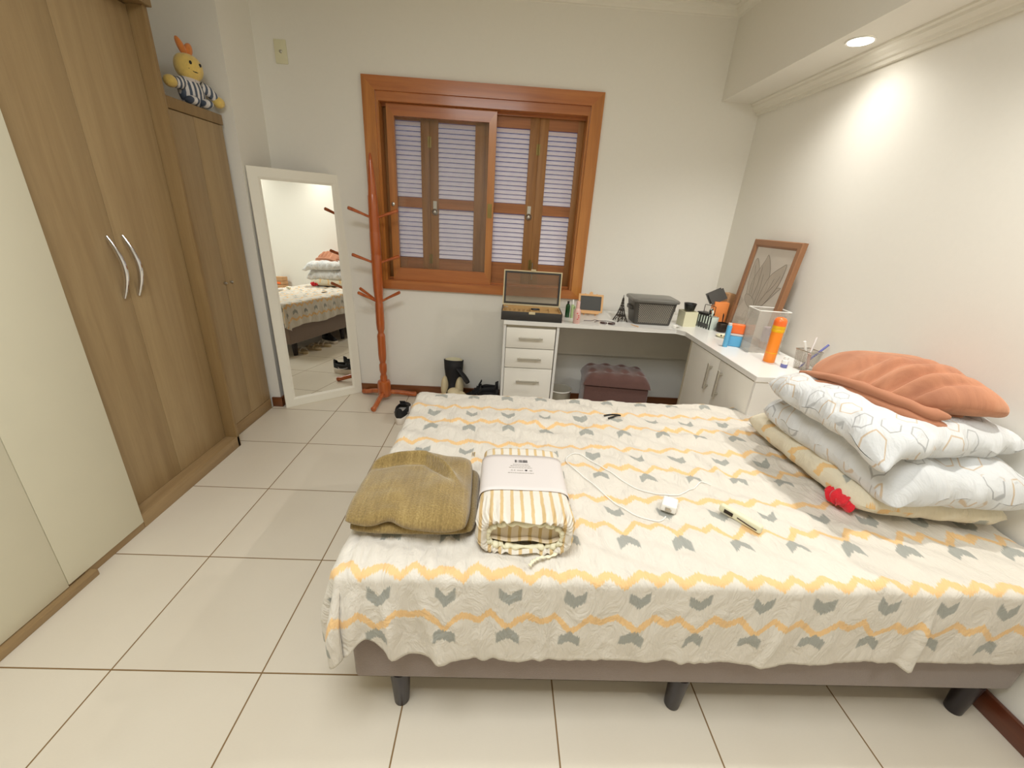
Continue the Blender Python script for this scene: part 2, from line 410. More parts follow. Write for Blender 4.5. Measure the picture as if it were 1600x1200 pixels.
def soft_slab(name, mat, corners, z0, h, parent=None, n=56, pinch=.05, p=5, wr=.006, wf=9, seed=0, sag=None, extra=None, uvo=(0, 0), flat_bottom=True, uvrot=0, rnd=.25):
    """pillow-like body: corners = A,B,C,D (x,y[,z]) counter-clockwise; z0 bottom, h thickness"""
    A, B, C_, D = [Vector((c[0], c[1], c[2] if len(c) > 2 else 0)) for c in corners]
    bm = bmesh.new(); uvl = bm.loops.layers.uv.new('UVMap')
    lu = ((B - A).length + (C_ - D).length) / 2; lv = ((D - A).length + (C_ - B).length) / 2
    def pos(i, j, side):
        u = -1 + 2 * i / n; v = -1 + 2 * j / n
        u = math.sin(u * PI / 2) * .55 + u * .45; v = math.sin(v * PI / 2) * .55 + v * .45
        u2 = u * math.sqrt(1 - rnd * v ** 6 * .5); v2 = v * math.sqrt(1 - rnd * u ** 6 * .5)
        uu = (u2 * (1 - pinch * (1 - v * v)) + 1) / 2; vv = (v2 * (1 - pinch * (1 - u * u)) + 1) / 2
        P = A * (1 - uu) * (1 - vv) + B * uu * (1 - vv) + C_ * uu * vv + D * (1 - uu) * vv
        t = max(0, (1 - abs(u) ** p)) * max(0, (1 - abs(v) ** p)); t = t ** .5
        w = N((uu * lu) * wf + seed * 7.1, (vv * lv) * wf, seed) + .5 * N(uu * lu * wf * 2.3, vv * lv * wf * 2.3 + seed * 3, seed + 4)
        zc = z0 + P.z + h * .45
        if side > 0: z = zc + h * .55 * t + w * wr * (.3 + t)
        else: z = zc - h * .45 * t + (w * wr * .5 if not flat_bottom else 0)
        if sag: z += sag(uu, vv, side)
        P2 = Vector((P.x, P.y, z))
        if extra: P2 = extra(P2, uu, vv, side, t)
        a, b = uu * lu, vv * lv
        cr, sr = math.cos(uvrot), math.sin(uvrot)
        return P2, (uvo[0] + a * cr - b * sr, uvo[1] + a * sr + b * cr + (0 if side > 0 else 1.7))
    for side in (1, -1):
        V = [[None] * (n + 1) for _ in range(n + 1)]; U = [[None] * (n + 1) for _ in range(n + 1)]
        for j in range(n + 1):
            for i in range(n + 1):
                P, uv = pos(i, j, side); V[j][i] = bm.verts.new(P); U[j][i] = uv
        for j in range(n):
            for i in range(n):
                q = [(j, i), (j, i + 1), (j + 1, i + 1), (j + 1, i)]
                if side < 0: q.reverse()
                f = bm.faces.new([V[a][b] for a, b in q]); f.smooth = True
                for l, (a, b) in zip(f.loops, q): l[uvl].uv = U[a][b]
    bmesh.ops.remove_doubles(bm, verts=bm.verts, dist=.0008)
    me = bpy.data.meshes.new(name); bm.to_mesh(me); bm.free()
    return link(name, me, mat, parent)

# ------------------------------------------------------------------ the room
YB, XR, XL = .377, 2.709, -.396
ZC = 2.56
YN = -4.3
struct(box('floor', 'floor', (-1.2, 2.9, YN - .1, .6, -.08, 0)))
struct(box('ceiling', 'ceil', (-1.2, 2.9, YN - .1, .6, ZC, ZC + .08)))
wx0, wx1, wz0, wz1 = .30, 1.64, .88, 2.0       # wall opening
bm = bmesh.new()
bx(bm, XL - .02, wx0, YB, YB + .16, 0, ZC); bx(bm, wx1, XR + .02, YB, YB + .16, 0, ZC)
bx(bm, wx0, wx1, YB, YB + .16, 0, wz0); bx(bm, wx0, wx1, YB, YB + .16, wz1, ZC)
struct(obj('wall_back', bm, 'wall'))
struct(box('wall_right', 'wall', (XR, XR + .12, YN, YB + .16, 0, ZC)))
bm = bmesh.new(); bx(bm, XL - .12, XL, .045, YB + .16, 0, ZC); bx(bm, -1.1, XL - .12, .045, .16, 0, ZC)
bx(bm, -1.2, -1.02, YN, .045, 0, ZC)
struct(obj('wall_left', bm, 'wall'))
struct(box('wall_near', 'wall', (-1.2, 2.9, YN - .1, YN, 0, ZC)))
# beam along the right wall
struct(box('wall_beam', 'wall', (2.455, XR, YN, YB, 2.1, ZC)))
# skirting boards
struct(box('baseboard_back', 'base', (XL, XR, YB - .014, YB, 0, .07), .003))
struct(box('baseboard_right', 'base_r', (XR - .016, XR, YN, YB - .014, 0, .075), .004))
bm = bmesh.new(); bx(bm, XL, XL + .014, .033, YB - .014, 0, .07, .003); bx(bm, -.452, XL + .014, .031, .045, 0, .07, .003)
struct(obj('baseboard_left', bm, 'base', smooth=True))
# crown mouldings
def crown(name, prof, axis, a0, a1):
    """prof: closed polygon in (offset, z); axis 'y' run along y (offset is x) / 'x' run along x (offset is y)"""
    bm = bmesh.new(); P = []
    for a in (a0, a1):
        P.append([bm.verts.new((o, a, z) if axis == 'y' else (a, o, z)) for o, z in prof])
    n = len(prof)
    for k in range(n): bm.faces.new((P[0][k], P[0][(k + 1) % n], P[1][(k + 1) % n], P[1][k]))
    bm.faces.new(P[0]); bm.faces.new(P[1])
    return struct(obj(name, bm, 'crown'))
def cprof(wall, sgn, top, w=.055, h=.06):
    s = [(0, 0), (w, 0), (w, -.008), (w - .012, -.012), (w - .014, -.022), (w - .030, -.034), (w - .036, -.044), (w - .046, -.046), (w - .049, -h), (0, -h)]
    return [(wall + sgn * x, top + z) for x, z in s]
crown('trim_1', cprof(XR, -1, 2.1, .066, .062), 'y', YN, YB)
crown('trim_2', cprof(2.455, -1, ZC, .05, .05), 'y', YN, YB)
crown('trim_3', cprof(YB, -1, ZC, .05, .05), 'x', XL, 2.455)

# ------------------------------------------------------------------ window
win = thing('window_1', '', '', (0, 0, 0)); del win['label']; del win['category']; struct(win)
bm = bmesh.new()
yo, yi = YB - .022, YB + .002
def mitre(bm, x0, x1, z0, z1, wl, wr, wt, wb, yf, yb):
    O = [(x0, z0), (x1, z0), (x1, z1), (x0, z1)]; I = [(x0 + wl, z0 + wb), (x1 - wr, z0 + wb), (x1 - wr, z1 - wt), (x0 + wl, z1 - wt)]
    for k in range(4):
        k2 = (k + 1) % 4
        o1, o2, i1, i2 = O[k], O[k2], I[k], I[k2]
        mi = 0 if k % 2 else 1
        f = [bm.verts.new((p[0], yf, p[1])) for p in (o1, o2, i2, i1)]; g = [bm.verts.new((p[0], yb, p[1])) for p in (o1, o2, i2, i1)]
        bm.faces.new(f).material_index = mi; bm.faces.new(g[::-1]).material_index = mi
        for a in range(4): bm.faces.new((f[a], g[a], g[(a + 1) % 4], f[(a + 1) % 4])).material_index = mi
mitre(bm, .223, 1.715, .823, 2.096, .078, .075, .075, .058, yo, YB + .001)
obj('window_casing', bm, ['win_v', 'win_h'], win)
bm = bmesh.new()
mitre(bm, .298, 1.642, .878, 2.025, .02, .016, .055, .006, YB - .008, YB + .15)
obj('window_jamb', bm, ['win_v', 'win_h'], win)
bm = bmesh.new(); bx(bm, .318, 1.626, YB + .062, YB + .072, .884, .898); bx(bm, .318, 1.626, YB + .062, YB + .072, 1.955, 1.97)
lab(obj('slide_track', bm, 'win_h', win), 'wooden sliding track')
# glazed sashes (both pushed to the left, front one visible)
def sash(x0, x1, z0, z1, y0, y1, st, rt, rb):
    bm = bmesh.new(); mitre(bm, x0, x1, z0, z1, st, st, rt, rb, y0, y1); s = obj('window_sash', bm, ['win_v', 'win_h'], win)
    box('pane', 'glass', (x0 + st - .004, x1 - st + .004, (y0 + y1) / 2 - .002, (y0 + y1) / 2 + .002, z0 + rb - .004, z1 - rt + .004), parent=s)
    return s
s1 = sash(.352, 1.053, .884, 1.968, YB + .03, YB + .058, .048, .066, .085)
# pull plates
def pull(parent, x, z, y):
    bm = bmesh.new(); mitre(bm, x - .015, x + .015, z - .045, z + .045, .006, .006, .012, .012, y - .003, y)
    bx(bm, x - .01, x + .01, y - .0012, y, z - .035, z + .035); obj('pull_plate', bm, 'brass', parent)
pull(s1, 1.027, 1.38, YB + .0298)
bm = bmesh.new(); lathe(bm, [(0, 0), (.011, 0), (.012, .006), (.005, .009), (0, .009)], 16, Matrix.Translation((.372, YB + .0295, 1.385)) @ Matrix.Rotation(PI / 2, 4, 'X')); obj('sash_lock', bm, 'steel', s1, True)
# louvred shutters
def shutter(x0, x1, sx0, sx1, y0=YB + .088, y1=YB + .112):
    z0, z1 = .885, 1.9695
    bm = bmesh.new()
    bx(bm, x0, sx0, y0, y1, z0, z1, .002); bx(bm, sx1, x1, y0, y1, z0, z1, .002)
    bx(bm, sx0, sx1, y0, y1, 1.892, z1, mi=1); bx(bm, sx0, sx1, y0, y1, 1.372, 1.438, mi=1); bx(bm, sx0, sx1, y0, y1, z0, 1.040, mi=1)
    s = obj('shutter', bm, ['shut', 'shut_h'], win, True)
    bm = bmesh.new()
    for za, zb in ((1.042, 1.370), (1.440, 1.890)):
        n = round((zb - za) / .0288); st = (zb - za) / n
        for k in range(n):
            zc = za + (k + .5) * st
            q = [Vector((0, -.0075, -.0134)), Vector((0, -.0103, -.0126)), Vector((0, .0075, .0126)), Vector((0, .0103, .0118))]
            L = [bm.verts.new((sx0, (y0 + y1) / 2 + p.y, zc + p.z)) for p in q]; R = [bm.verts.new((sx1, (y0 + y1) / 2 + p.y, zc + p.z)) for p in q]
            for a in range(4): bm.faces.new((L[a], L[(a + 1) % 4], R[(a + 1) % 4], R[a]))
    obj('louvre_slats', bm, 'slat', s)
    return s
sh = [shutter(.3185, .6130, .388, .556), shutter(.6134, 1.0125, .671, .914), shutter(1.0130, 1.3345, 1.052, 1.272), shutter(1.3349, 1.6258, 1.394, 1.586)]
def hinge(parent, x, z):
    bm = bmesh.new(); lathe(bm, [(0, 0), (.004, .002), (.004, .07), (0, .072)], 10, Matrix.Translation((x, YB + .085, z)))
    bx(bm, x - .012, x + .012, YB + .086, YB + .088, z + .004, z + .068); obj('hinge', bm, 'brass', parent, True)
for p, x in ((sh[0], .613), (sh[3], 1.334)):
    hinge(p, x, 1.74); hinge(p, x, 1.0)
def turnknob(parent, x, z):
    bm = bmesh.new(); bx(bm, x - .012, x + .012, YB + .084, YB + .088, z + .01, z + .07)
    lathe(bm, [(0, 0), (.02, 0), (.022, .006), (.014, .012), (.009, .02), (0, .022)], 20, Matrix.Translation((x, YB + .086, z)) @ Matrix.Rotation(PI / 2, 4, 'X'))
    obj('shutter_latch', bm, 'steel', parent, True)
turnknob(sh[1], .646, 1.352); turnknob(sh[2], 1.300, 1.358)
bm = bmesh.new(); lathe(bm, [(0, 0), (.004, 0), (.004, .12), (0, .12)], 10, Matrix.Translation((1.352, YB + .082, .93))); obj('drop_bolt', bm, 'steel', sh[3], True)

# wall plate
t = thing('wall_plate', 'cream blank outlet plate high on the wall left of the window', 'outlet plate', (-.243, YB, 2.178))
box('plate', 'cream_pl', (-.036, .036, -.008, 0, -.06, .06), .005, t)
bm = bmesh.new(); lathe(bm, [(0, 0), (.009, 0), (.008, .004), (.004, .006), (0, .006)], 16, Matrix.Translation((0, -.007, 0)) @ Matrix.Rotation(PI / 2, 4, 'X')); obj('socket', bm, 'steel', t, True)

# ------------------------------------------------------------------ wardrobe
w = thing('wardrobe', 'tall oak-look wardrobe with two wooden doors and cream doors, left side', 'wardrobe', (-.7, -1.6, 0))
def W(name, mat, d, bev=0):
    return box(name, mat, (d[0] + .7, d[1] + .7, d[2] + 1.6, d[3] + 1.6, d[4], d[5]), bev, w)
W('side_panel', 'wood_frame', (-1.0, -.368, -.520, -.497, 0, 2.055), .002)
W('side_panel', 'wood_frame', (-1.0, -.395, -3.30, -3.275, 0, 2.055), .002)
W('top_panel', 'wood_frame', (-1.0, -.352, -3.31, -.487, 2.055, 2.105), .004)
W('back_panel', 'wood_frame', (-1.0, -.985, -3.275, -.52, .04, 2.055))
W('divider', 'wood_frame', (-.985, -.380, -1.205, -1.188, .035, 2.055))
W('plinth', 'wood_plinth', (-.95, -.368, -1.20, -.50, 0, .066), .003)
W('plinth', 'wood_plinth', (-.95, -.368, -1.47, -1.201, 0, .033), .003)
W('plinth', 'wood_plinth', (-.95, -.340, -3.30, -1.45, 0, .026), .003)
d1 = W('door', 'wood_front', (-.448, -.430, -.8762, -.524, .068, 2.048), .0015)
d2 = W('door', 'wood_front', (-.448, -.430, -1.186, -.8778, .068, 2.048), .0015)
d3 = W('door', 'white_door', (-.380, -.362, -1.5335, -1.205, .036, 2.05), .0015)
d4 = W('door', 'white_door', (-.380, -.362, -1.90, -1.5355, .030, 2.05), .0015)
d5 = W('door', 'white_door', (-.380, -.362, -2.62, -1.902, .030, 2.05), .0015)
d6 = W('door', 'white_door', (-.380, -.362, -3.27, -2.622, .030, 2.05), .0015)
for d in (d3, d4, d5, d6): lab(d, 'cream white door')
for d, y, o in ((d1, -.842, 0), (d2, -.914, 0)):
    bm = bmesh.new(); pts = []
    for k in range(17):
        a = k / 16; s = math.sin(a * PI)
        pts.append((-.430 + .7 + .002 + .036 * s, y + 1.6, .945 + .24 * a))
    tube(bm, pts, [.005 + .003 * math.sin(k / 16 * PI) for k in range(17)], 10, flat=1.5)
    lab(obj('handle', bm, 'chrome', d, True), 'curved chrome bow handle')

t = thing('cupboard', 'lower oak-look cupboard with two narrow doors beside the tall wardrobe', 'cupboard', (-.72, -.2, 0))
def W2(name, mat, d, bev=0): return box(name, mat, (d[0] + .72, d[1] + .72, d[2] + .2, d[3] + .2, d[4], d[5]), bev, t)
W2('carcass', 'wood_frame', (-1.0, -.470, -.490, .016, .0, 1.725))
W2('top_panel', 'wood_frame', (-1.01, -.447, -.492, .020, 1.725, 1.775), .003)
W2('plinth', 'wood_plinth', (-.47, -.452, -.490, .016, 0, .07), .002)
a = W2('door', 'wood_front', (-.470, -.452, -.488, -.2165, .074, 1.722), .0015)
b_ = W2('door', 'wood_front', (-.470, -.452, -.2140, .014, .074, 1.722), .0015)
for d, y in ((a, -.229), (b_, -.172)):
    bm = bmesh.new(); lathe(bm, [(0, 0), (.006, 0), (.008, .010), (.005, .016), (0, .016)], 14, Matrix.Translation((-.453 + .72, y + .2, .903)) @ Matrix.Rotation(PI / 2, 4, 'Y')); obj('knob', bm, 'steel', d, True)

# plush toy : plain round headed chick in a striped shirt, sitting on the cupboard
t = thing('plush_chick', 'small yellow plush toy with orange crest and striped shirt on the low cupboard', 'soft toy', (-.505, -.105, 1.780), -.35)
HEADTILT = 1
def fuzzy(vs, amt, sc=30):
    for v in vs: v.co += v.co.normalized() * amt * N(v.co.x * sc, v.co.y * sc, v.co.z * sc)
bm = bmesh.new(); fuzzy(ellipsoid(bm, (0, 0, .062), (.048, .062, .072), seg=28), .004); lab(obj('shirt', bm, 'pj', t, True), 'navy and white striped shirt')
bm = bmesh.new(); fuzzy(ellipsoid(bm, (.006, .004, .170), (.058, .062, .062), seg=28), .004); hd = obj('head', bm, 'plush', t, True)
bm = bmesh.new(); ellipsoid(bm, (-.004, .024, .246), (.018, .020, .036), Vector((.0, .0, 1)).rotation_difference(Vector((.1, .3, 1)))); ellipsoid(bm, (-.004, -.006, .254), (.016, .016, .044), Vector((0, 0, 1)).rotation_difference(Vector((0, -.5, 1)))); lab(obj('crest', bm, 'plush_o', hd, True), 'orange tuft')
for y in (-.022, .026):
    bm = bmesh.new(); ellipsoid(bm, (.060, y, .184), (.005, .006, .008), seg=12); lab(obj('eye', bm, 'inkb', hd, True), 'black bead eye')
bm = bmesh.new(); tube(bm, [(.055 + .004 * math.cos(a * 3), .030 * a, .148 + .012 * a * a) for a in [k / 6 - 1 for k in range(13)]], .0026, 6); obj('mouth', bm, 'inkb', hd, True)
for s in (-1, 1):
    bm = bmesh.new(); tube(bm, smoothpath([(.01, s * .045, .10), (.02, s * .080, .085), (.025, s * .105, .062 + (.03 if s < 0 else 0))], 4), [.026, .026, .026, .026, .025, .024, .023, .022, .021], 14); slv = obj('sleeve', bm, 'pj', t, True)
    bm = bmesh.new(); fuzzy(ellipsoid(bm, (.027, s * .118, .048 + (.036 if s < 0 else 0)), (.027, .030, .027)), .002); lab(obj('hand', bm, 'plush', slv, True), 'yellow plush paw')
bm = bmesh.new(); tube(bm, [(.030 * math.cos(a), .034 * math.sin(a), .117) for a in [2 * PI * k / 20 for k in range(21)]], .012, 8); obj('collar', bm, 'card', t, True)
for s in (-1, 1):
    bm = bmesh.new(); ellipsoid(bm, (.040, s * .035, .022), (.045, .024, .022)); obj('leg', bm, 'pj', t, True)
tag(soft_slab('folded_cloth', 'card', [(-.60, -.44), (-.475, -.44), (-.475, -.33), (-.60, -.33)], 1.7755, .035, n=20, wr=.003), 'small white folded cloth beside the plush toy on the low cupboard', 'cloth')

# ------------------------------------------------------------------ leaning mirror
ml = bpy.data.objects.new('mirror', None); COL.objects.link(ml); ml.empty_display_size = .1
tag(ml, 'tall cream framed mirror leaning in the corner beside the coat rack', 'mirror')
yaw, lean = .669, .036
bvec = Vector((math.cos(yaw), math.sin(yaw), 0)); nv = Vector((-math.sin(yaw), math.cos(yaw), 0))
uvec = Vector((0, 0, 1)) * math.cos(lean) + nv * math.sin(lean); back = nv * math.cos(lean) - Vector((0, 0, 1)) * math.sin(lean)
mm = Matrix((bvec, back, uvec)).transposed().to_4x4(); mm.translation = Vector((-.350, .014, .0))
ml.matrix_world = mm
bm = bmesh.new()
def frame_prof(bm, w, h, fw, prof):
    """prof list of (inset, depth) ; y negative toward viewer"""
    rings = []
    for ins, dep in prof: rings.append([bm.verts.new((a, dep, b)) for a, b in ((ins, ins), (w - ins, ins), (w - ins, h - ins), (ins, h - ins))])
    n = len(rings)
    for k in range(n):
        a, b = rings[k], rings[(k + 1) % n]
        for q in range(4): bm.faces.new((a[q], a[(q + 1) % 4], b[(q + 1) % 4], b[q]))
frame_prof(bm, .544, 1.54, .068, [(0, .012), (0, .002), (.003, 0), (.052, 0), (.055, .001), (.068, .007), (.068, .012)])
obj('frame', bm, 'mframe', ml, False)
box('mirror_glass', 'mirror', (.064, .480, .0075, .0110, .064, 1.476), parent=ml)
box('backing', 'kraft', (.02, .524, .0112, .0140, .02, 1.52), parent=ml)

# ------------------------------------------------------------------ coat rack
t = thing('coat_rack', 'turned reddish wooden coat rack with pegs standing by the window', 'coat rack', (.285, .235, 0))
prof = [(0, .05), (.026, .05), (.026, .19), (.022, .20), (.020, .212), (.024, .225), (.0275, .245), (.0265, .285), (.021, .295), (.0205, .305), (.026, .325), (.0285, .36), (.0285, .50), (.026, .515), (.0205, .525), (.0205, .535), (.027, .555), (.0295, .60), (.029, .70), (.0275, .74),
        (.026, .745), (.0305, .80), (.033, .83), (.034, .95), (.034, 1.06), (.0325, 1.065), (.034, 1.07), (.034, 1.20), (.0325, 1.205), (.033, 1.21), (.0315, 1.34), (.030, 1.42), (.027, 1.43), (.027, 1.435), (.024, 1.50), (.019, 1.56), (.013, 1.62), (.008, 1.66), (0, 1.668)]
bm = bmesh.new(); lathe(bm, prof, 26); obj('pole', bm, 'rack', t, True, 60)
bm = bmesh.new(); lathe(bm, [(0, .035), (.044, .035), (.048, .042), (.048, .14), (.043, .155), (.026, .16), (0, .16)], 26); obj('hub', bm, 'rack', t, True)
for fx, fy in ((.26 - .285, .010 - .235), (.505 - .285, .325 - .235), (.090 - .285, .335 - .235)):
    bm = bmesh.new(); d = Vector((fx, fy, 0)); dn = d.normalized()
    tube(bm, smoothpath([dn * .02 + Vector((0, 0, .062)), dn * .10 + Vector((0, 0, .050)), d * .8 + Vector((0, 0, .026)), d + Vector((0, 0, .018))], 5), [.018] * 12 + [.019, .02, .02, .014], 12)
    obj('foot', bm, 'rack', t, True)
def peg(a, z, L=.145, rise=.05):
    bm = bmesh.new(); d = Vector((math.cos(a), math.sin(a), 0))
    tube(bm, [d * .02 + Vector((0, 0, z)), d * .07 + Vector((0, 0, z + rise * .4)), d * .13 + Vector((0, 0, z + rise * .85)), d * L + Vector((0, 0, z + rise)), d * (L + .004) + Vector((0, 0, z + rise + .001))], [.008, .0085, .011, .011, .006], 10)
    obj('peg', bm, 'rack', t, True)
for a in (203, 8, 100): peg(math.radians(a), 1.295, .122 if a == 100 else .152)
for a in (202, 5, 95): peg(math.radians(a), 1.012, .122 if a == 95 else .150)
for a in (160, -6, 228): peg(math.radians(a), .755, .15, .07)

# ------------------------------------------------------------------ desk
DZ = .75; YF = -.119
t = thing('corner_desk', 'white L-shaped corner desk with drawers and cabinet wing', 'desk', (2.0, .1, 0))
def D(name, mat, d, bev=0, parent=None):
    return box(name, mat, (d[0] - 2.0, d[1] - 2.0, d[2] - .1, d[3] - .1, d[4], d[5]), bev, parent or t)
bm = bmesh.new()
outl = [(1.158, YF), (2.262, YF), (2.303, YF - .045), (2.303, -.945), (2.692, -.945), (2.692, .362), (1.158, .362)]
lo = [bm.verts.new((x - 2.0, y - .1, .724)) for x, y in outl]; hi = [bm.verts.new((x - 2.0, y - .1, DZ)) for x, y in outl]
bm.faces.new(hi); bm.faces.new(lo[::-1])
for k in range(len(outl)): bm.faces.new((lo[k], lo[(k + 1) % 7], hi[(k + 1) % 7], hi[k]))
bmesh.ops.bevel(bm, geom=[e for e in bm.edges], offset=.0015, segments=1, affect='EDGES')
obj('desktop', bm, 'desk', t)
D('side_panel', 'desk', (1.160, 1.176, -.108, .358, 0, .724)); D('side_panel', 'desk', (1.499, 1.515, -.108, .358, 0, .724))
D('back_board', 'desk_front', (1.515, 2.68, .335, .350, .41, .724))
zz = [(.704, .572), (.567, .438), (.433, .03)]
for z1, z0 in zz:
    dr = D('drawer', 'desk_front', (1.1785, 1.492, -.112, -.094, z0, z1), .0015)
    bm = bmesh.new(); zc = z1 - .062 if z0 > .1 else z1 - .085
    bx(bm, 1.258 - 2, 1.412 - 2, -.137 - .1, -.1315 - .1, zc - .007, zc + .007, .002)
    for x in (1.275, 1.395): bx(bm, x - 2 - .004, x - 2 + .004, -.133 - .1, -.112 - .1, zc - .004, zc + .004)
    lab(obj('handle', bm, 'bar', dr), 'flat steel bar handle')
D('drawer_carcass', 'desk_dim', (1.178, 1.497, -.090, .34, .03, .72))
# wing cabinet
D('cabinet_body', 'desk_front', (2.335, 2.690, -.925, -.20, .0, .724))
D('end_panel', 'desk', (2.309, 2.690, -.940, -.925, 0, .724))
D('corner_panel', 'desk_front', (2.315, 2.333, -.275, -.262, 0, .724)) if False else None
for y0, y1, hy in ((-.6035, -.262, -.548), (-.924, -.6060, -.662)):
    dr = D('door', 'desk_front', (2.311, 2.329, y0, y1, .02, .716), .0015)
    bm = bmesh.new(); bx(bm, 2.284 - 2, 2.291 - 2, hy - .1 - .008, hy - .1 + .008, .525, .675, .002)
    for z in (.545, .655): bx(bm, 2.288 - 2, 2.311 - 2, hy - .1 - .004, hy - .1 + .004, z - .004, z + .004)
    lab(obj('handle', bm, 'bar', dr), 'flat steel bar handle')
D('return_panel', 'desk_dim', (2.309, 2.690, -.262, -.245, 0, .724))

# ottoman + bucket under the desk
t = thing('ottoman', 'brown tufted velvet ottoman tucked under the white desk', 'ottoman', (1.955, .02, 0), -.10)
bm = bmesh.new(); bx(bm, -.215, .215, -.135, .135, .0, .33, .012, 3); obj('base', bm, 'brown_v', t, True)
def cush(u, v):
    x = -.225 + .45 * u; y = -.145 + .29 * v
    e = (max(0, 1 - abs(2 * u - 1) ** 6) * max(0, 1 - abs(2 * v - 1) ** 6)) ** .5
    tuft = 0
    for i in range(4):
        for j in range(2):
            d = math.hypot(x - (-.165 + .11 * i), y - (-.065 + .13 * j)); tuft += .022 * math.exp(-(d / .022) ** 2)
    return Vector((x, y, .335 + e * (.085 + .012 * math.cos((u * 4 - .0) * 2 * PI) * -1 * .6 - tuft))), (u, v)
bm = grid_mesh('c', None, 60, 40, cush); lab(obj('seat_cushion', bm, 'brown_v', t, True), 'button tufted top')
t = thing('waste_bin', 'small white plastic bin beneath the desk beside the drawers', 'bin', (1.60, .12, 0))
bm = bmesh.new(); lathe(bm, [(0, 0), (.062, 0), (.066, .004), (.082, .20), (.085, .205), (.085, .212), (.080, .212), (.063, .008), (0, .008)], 30); obj('bin', bm, 'bag', t, True)
bm = bmesh.new(); tube(bm, [(.084 * math.cos(a), .084 * math.sin(a), .208) for a in [2 * PI * k / 30 for k in range(31)]], .004, 8); obj('rim', bm, 'white_pl', t, True)

# ------------------------------------------------------------------ bed
BX0, BX1, BY0, BY1, BT = .778, 2.692, -1.895, -.838, .548
t = thing('box_bed', 'taupe velour box bed base on short dark legs, bare of sheet at the bottom', 'bed', (1.735, -1.366, 0))
box('bed_base', 'taupe', (BX0 - 1.735, BX1 - 1.735, BY0 + 1.366, BY1 + 1.366, .140, .355), .012, t, 3)
for x in (.895, 1.712, 2.612):
    for y in (-1.865 + .0, -.90):
        bm = bmesh.new(); lathe(bm, [(0, 0), (.020, 0), (.022, .004), (.029, .141), (0, .141)], 20, Matrix.Translation((x - 1.735, y + 1.366, 0))); obj('leg', bm, 'leg', t, True)
tag(box('mattress', 'mattress', (BX0 + .012, BX1 - .01, BY0 + .012, BY1 - .012, .356, BT - .022), .03, None, 4), 'mattress hidden under the chevron sheet on the box bed', 'mattress')

def H(x, y):
    h = .0045 * N(x * 6, y * 9, 1) + .0060 * N(x * 14 + y * 6, y * 10 - x * 5, 2) + .0028 * N(x * 40 + y * 22, y * 26 - x * 12, 5)
    # diagonal wrinkles toward the pillows / centre
    r = math.sin((x * .75 + y * 1.3) * 42 + 5 * N(x * 3, y * 3, 7)); h += .0042 * r * sst(.1, .5, .5 + N(x * 2.2, y * 2.8, 9))
    # pleats running in from the near edge, strongest at the left end
    k = sst(-1.62, -1.86, y) * (1 - .75 * sst(1.0, 1.7, x))
    ph = x * 72 + 3.2 * N(x * 5, 3, 5) + (y + 1.86) * 6 * (x - 1.1)
    h += k * .0085 * (abs(math.sin(ph)) ** .6 - .5)
    # raised fold line near the middle and a soft ridge behind it
    cx = 1.93 - .10 * sst(-1.5, -1.0, y) + .02 * math.sin(y * 17)
    h += .010 * math.exp(-((x - cx) / .012) ** 2) * sst(-1.52, -1.42, y) * sst(-1.05, -1.2, y)
    h += .006 * math.exp(-((y + 1.47 + .08 * (x - 1.95)) / .012) ** 2) * sst(1.85, 1.95, x) * sst(2.3, 2.15, x)
    return h
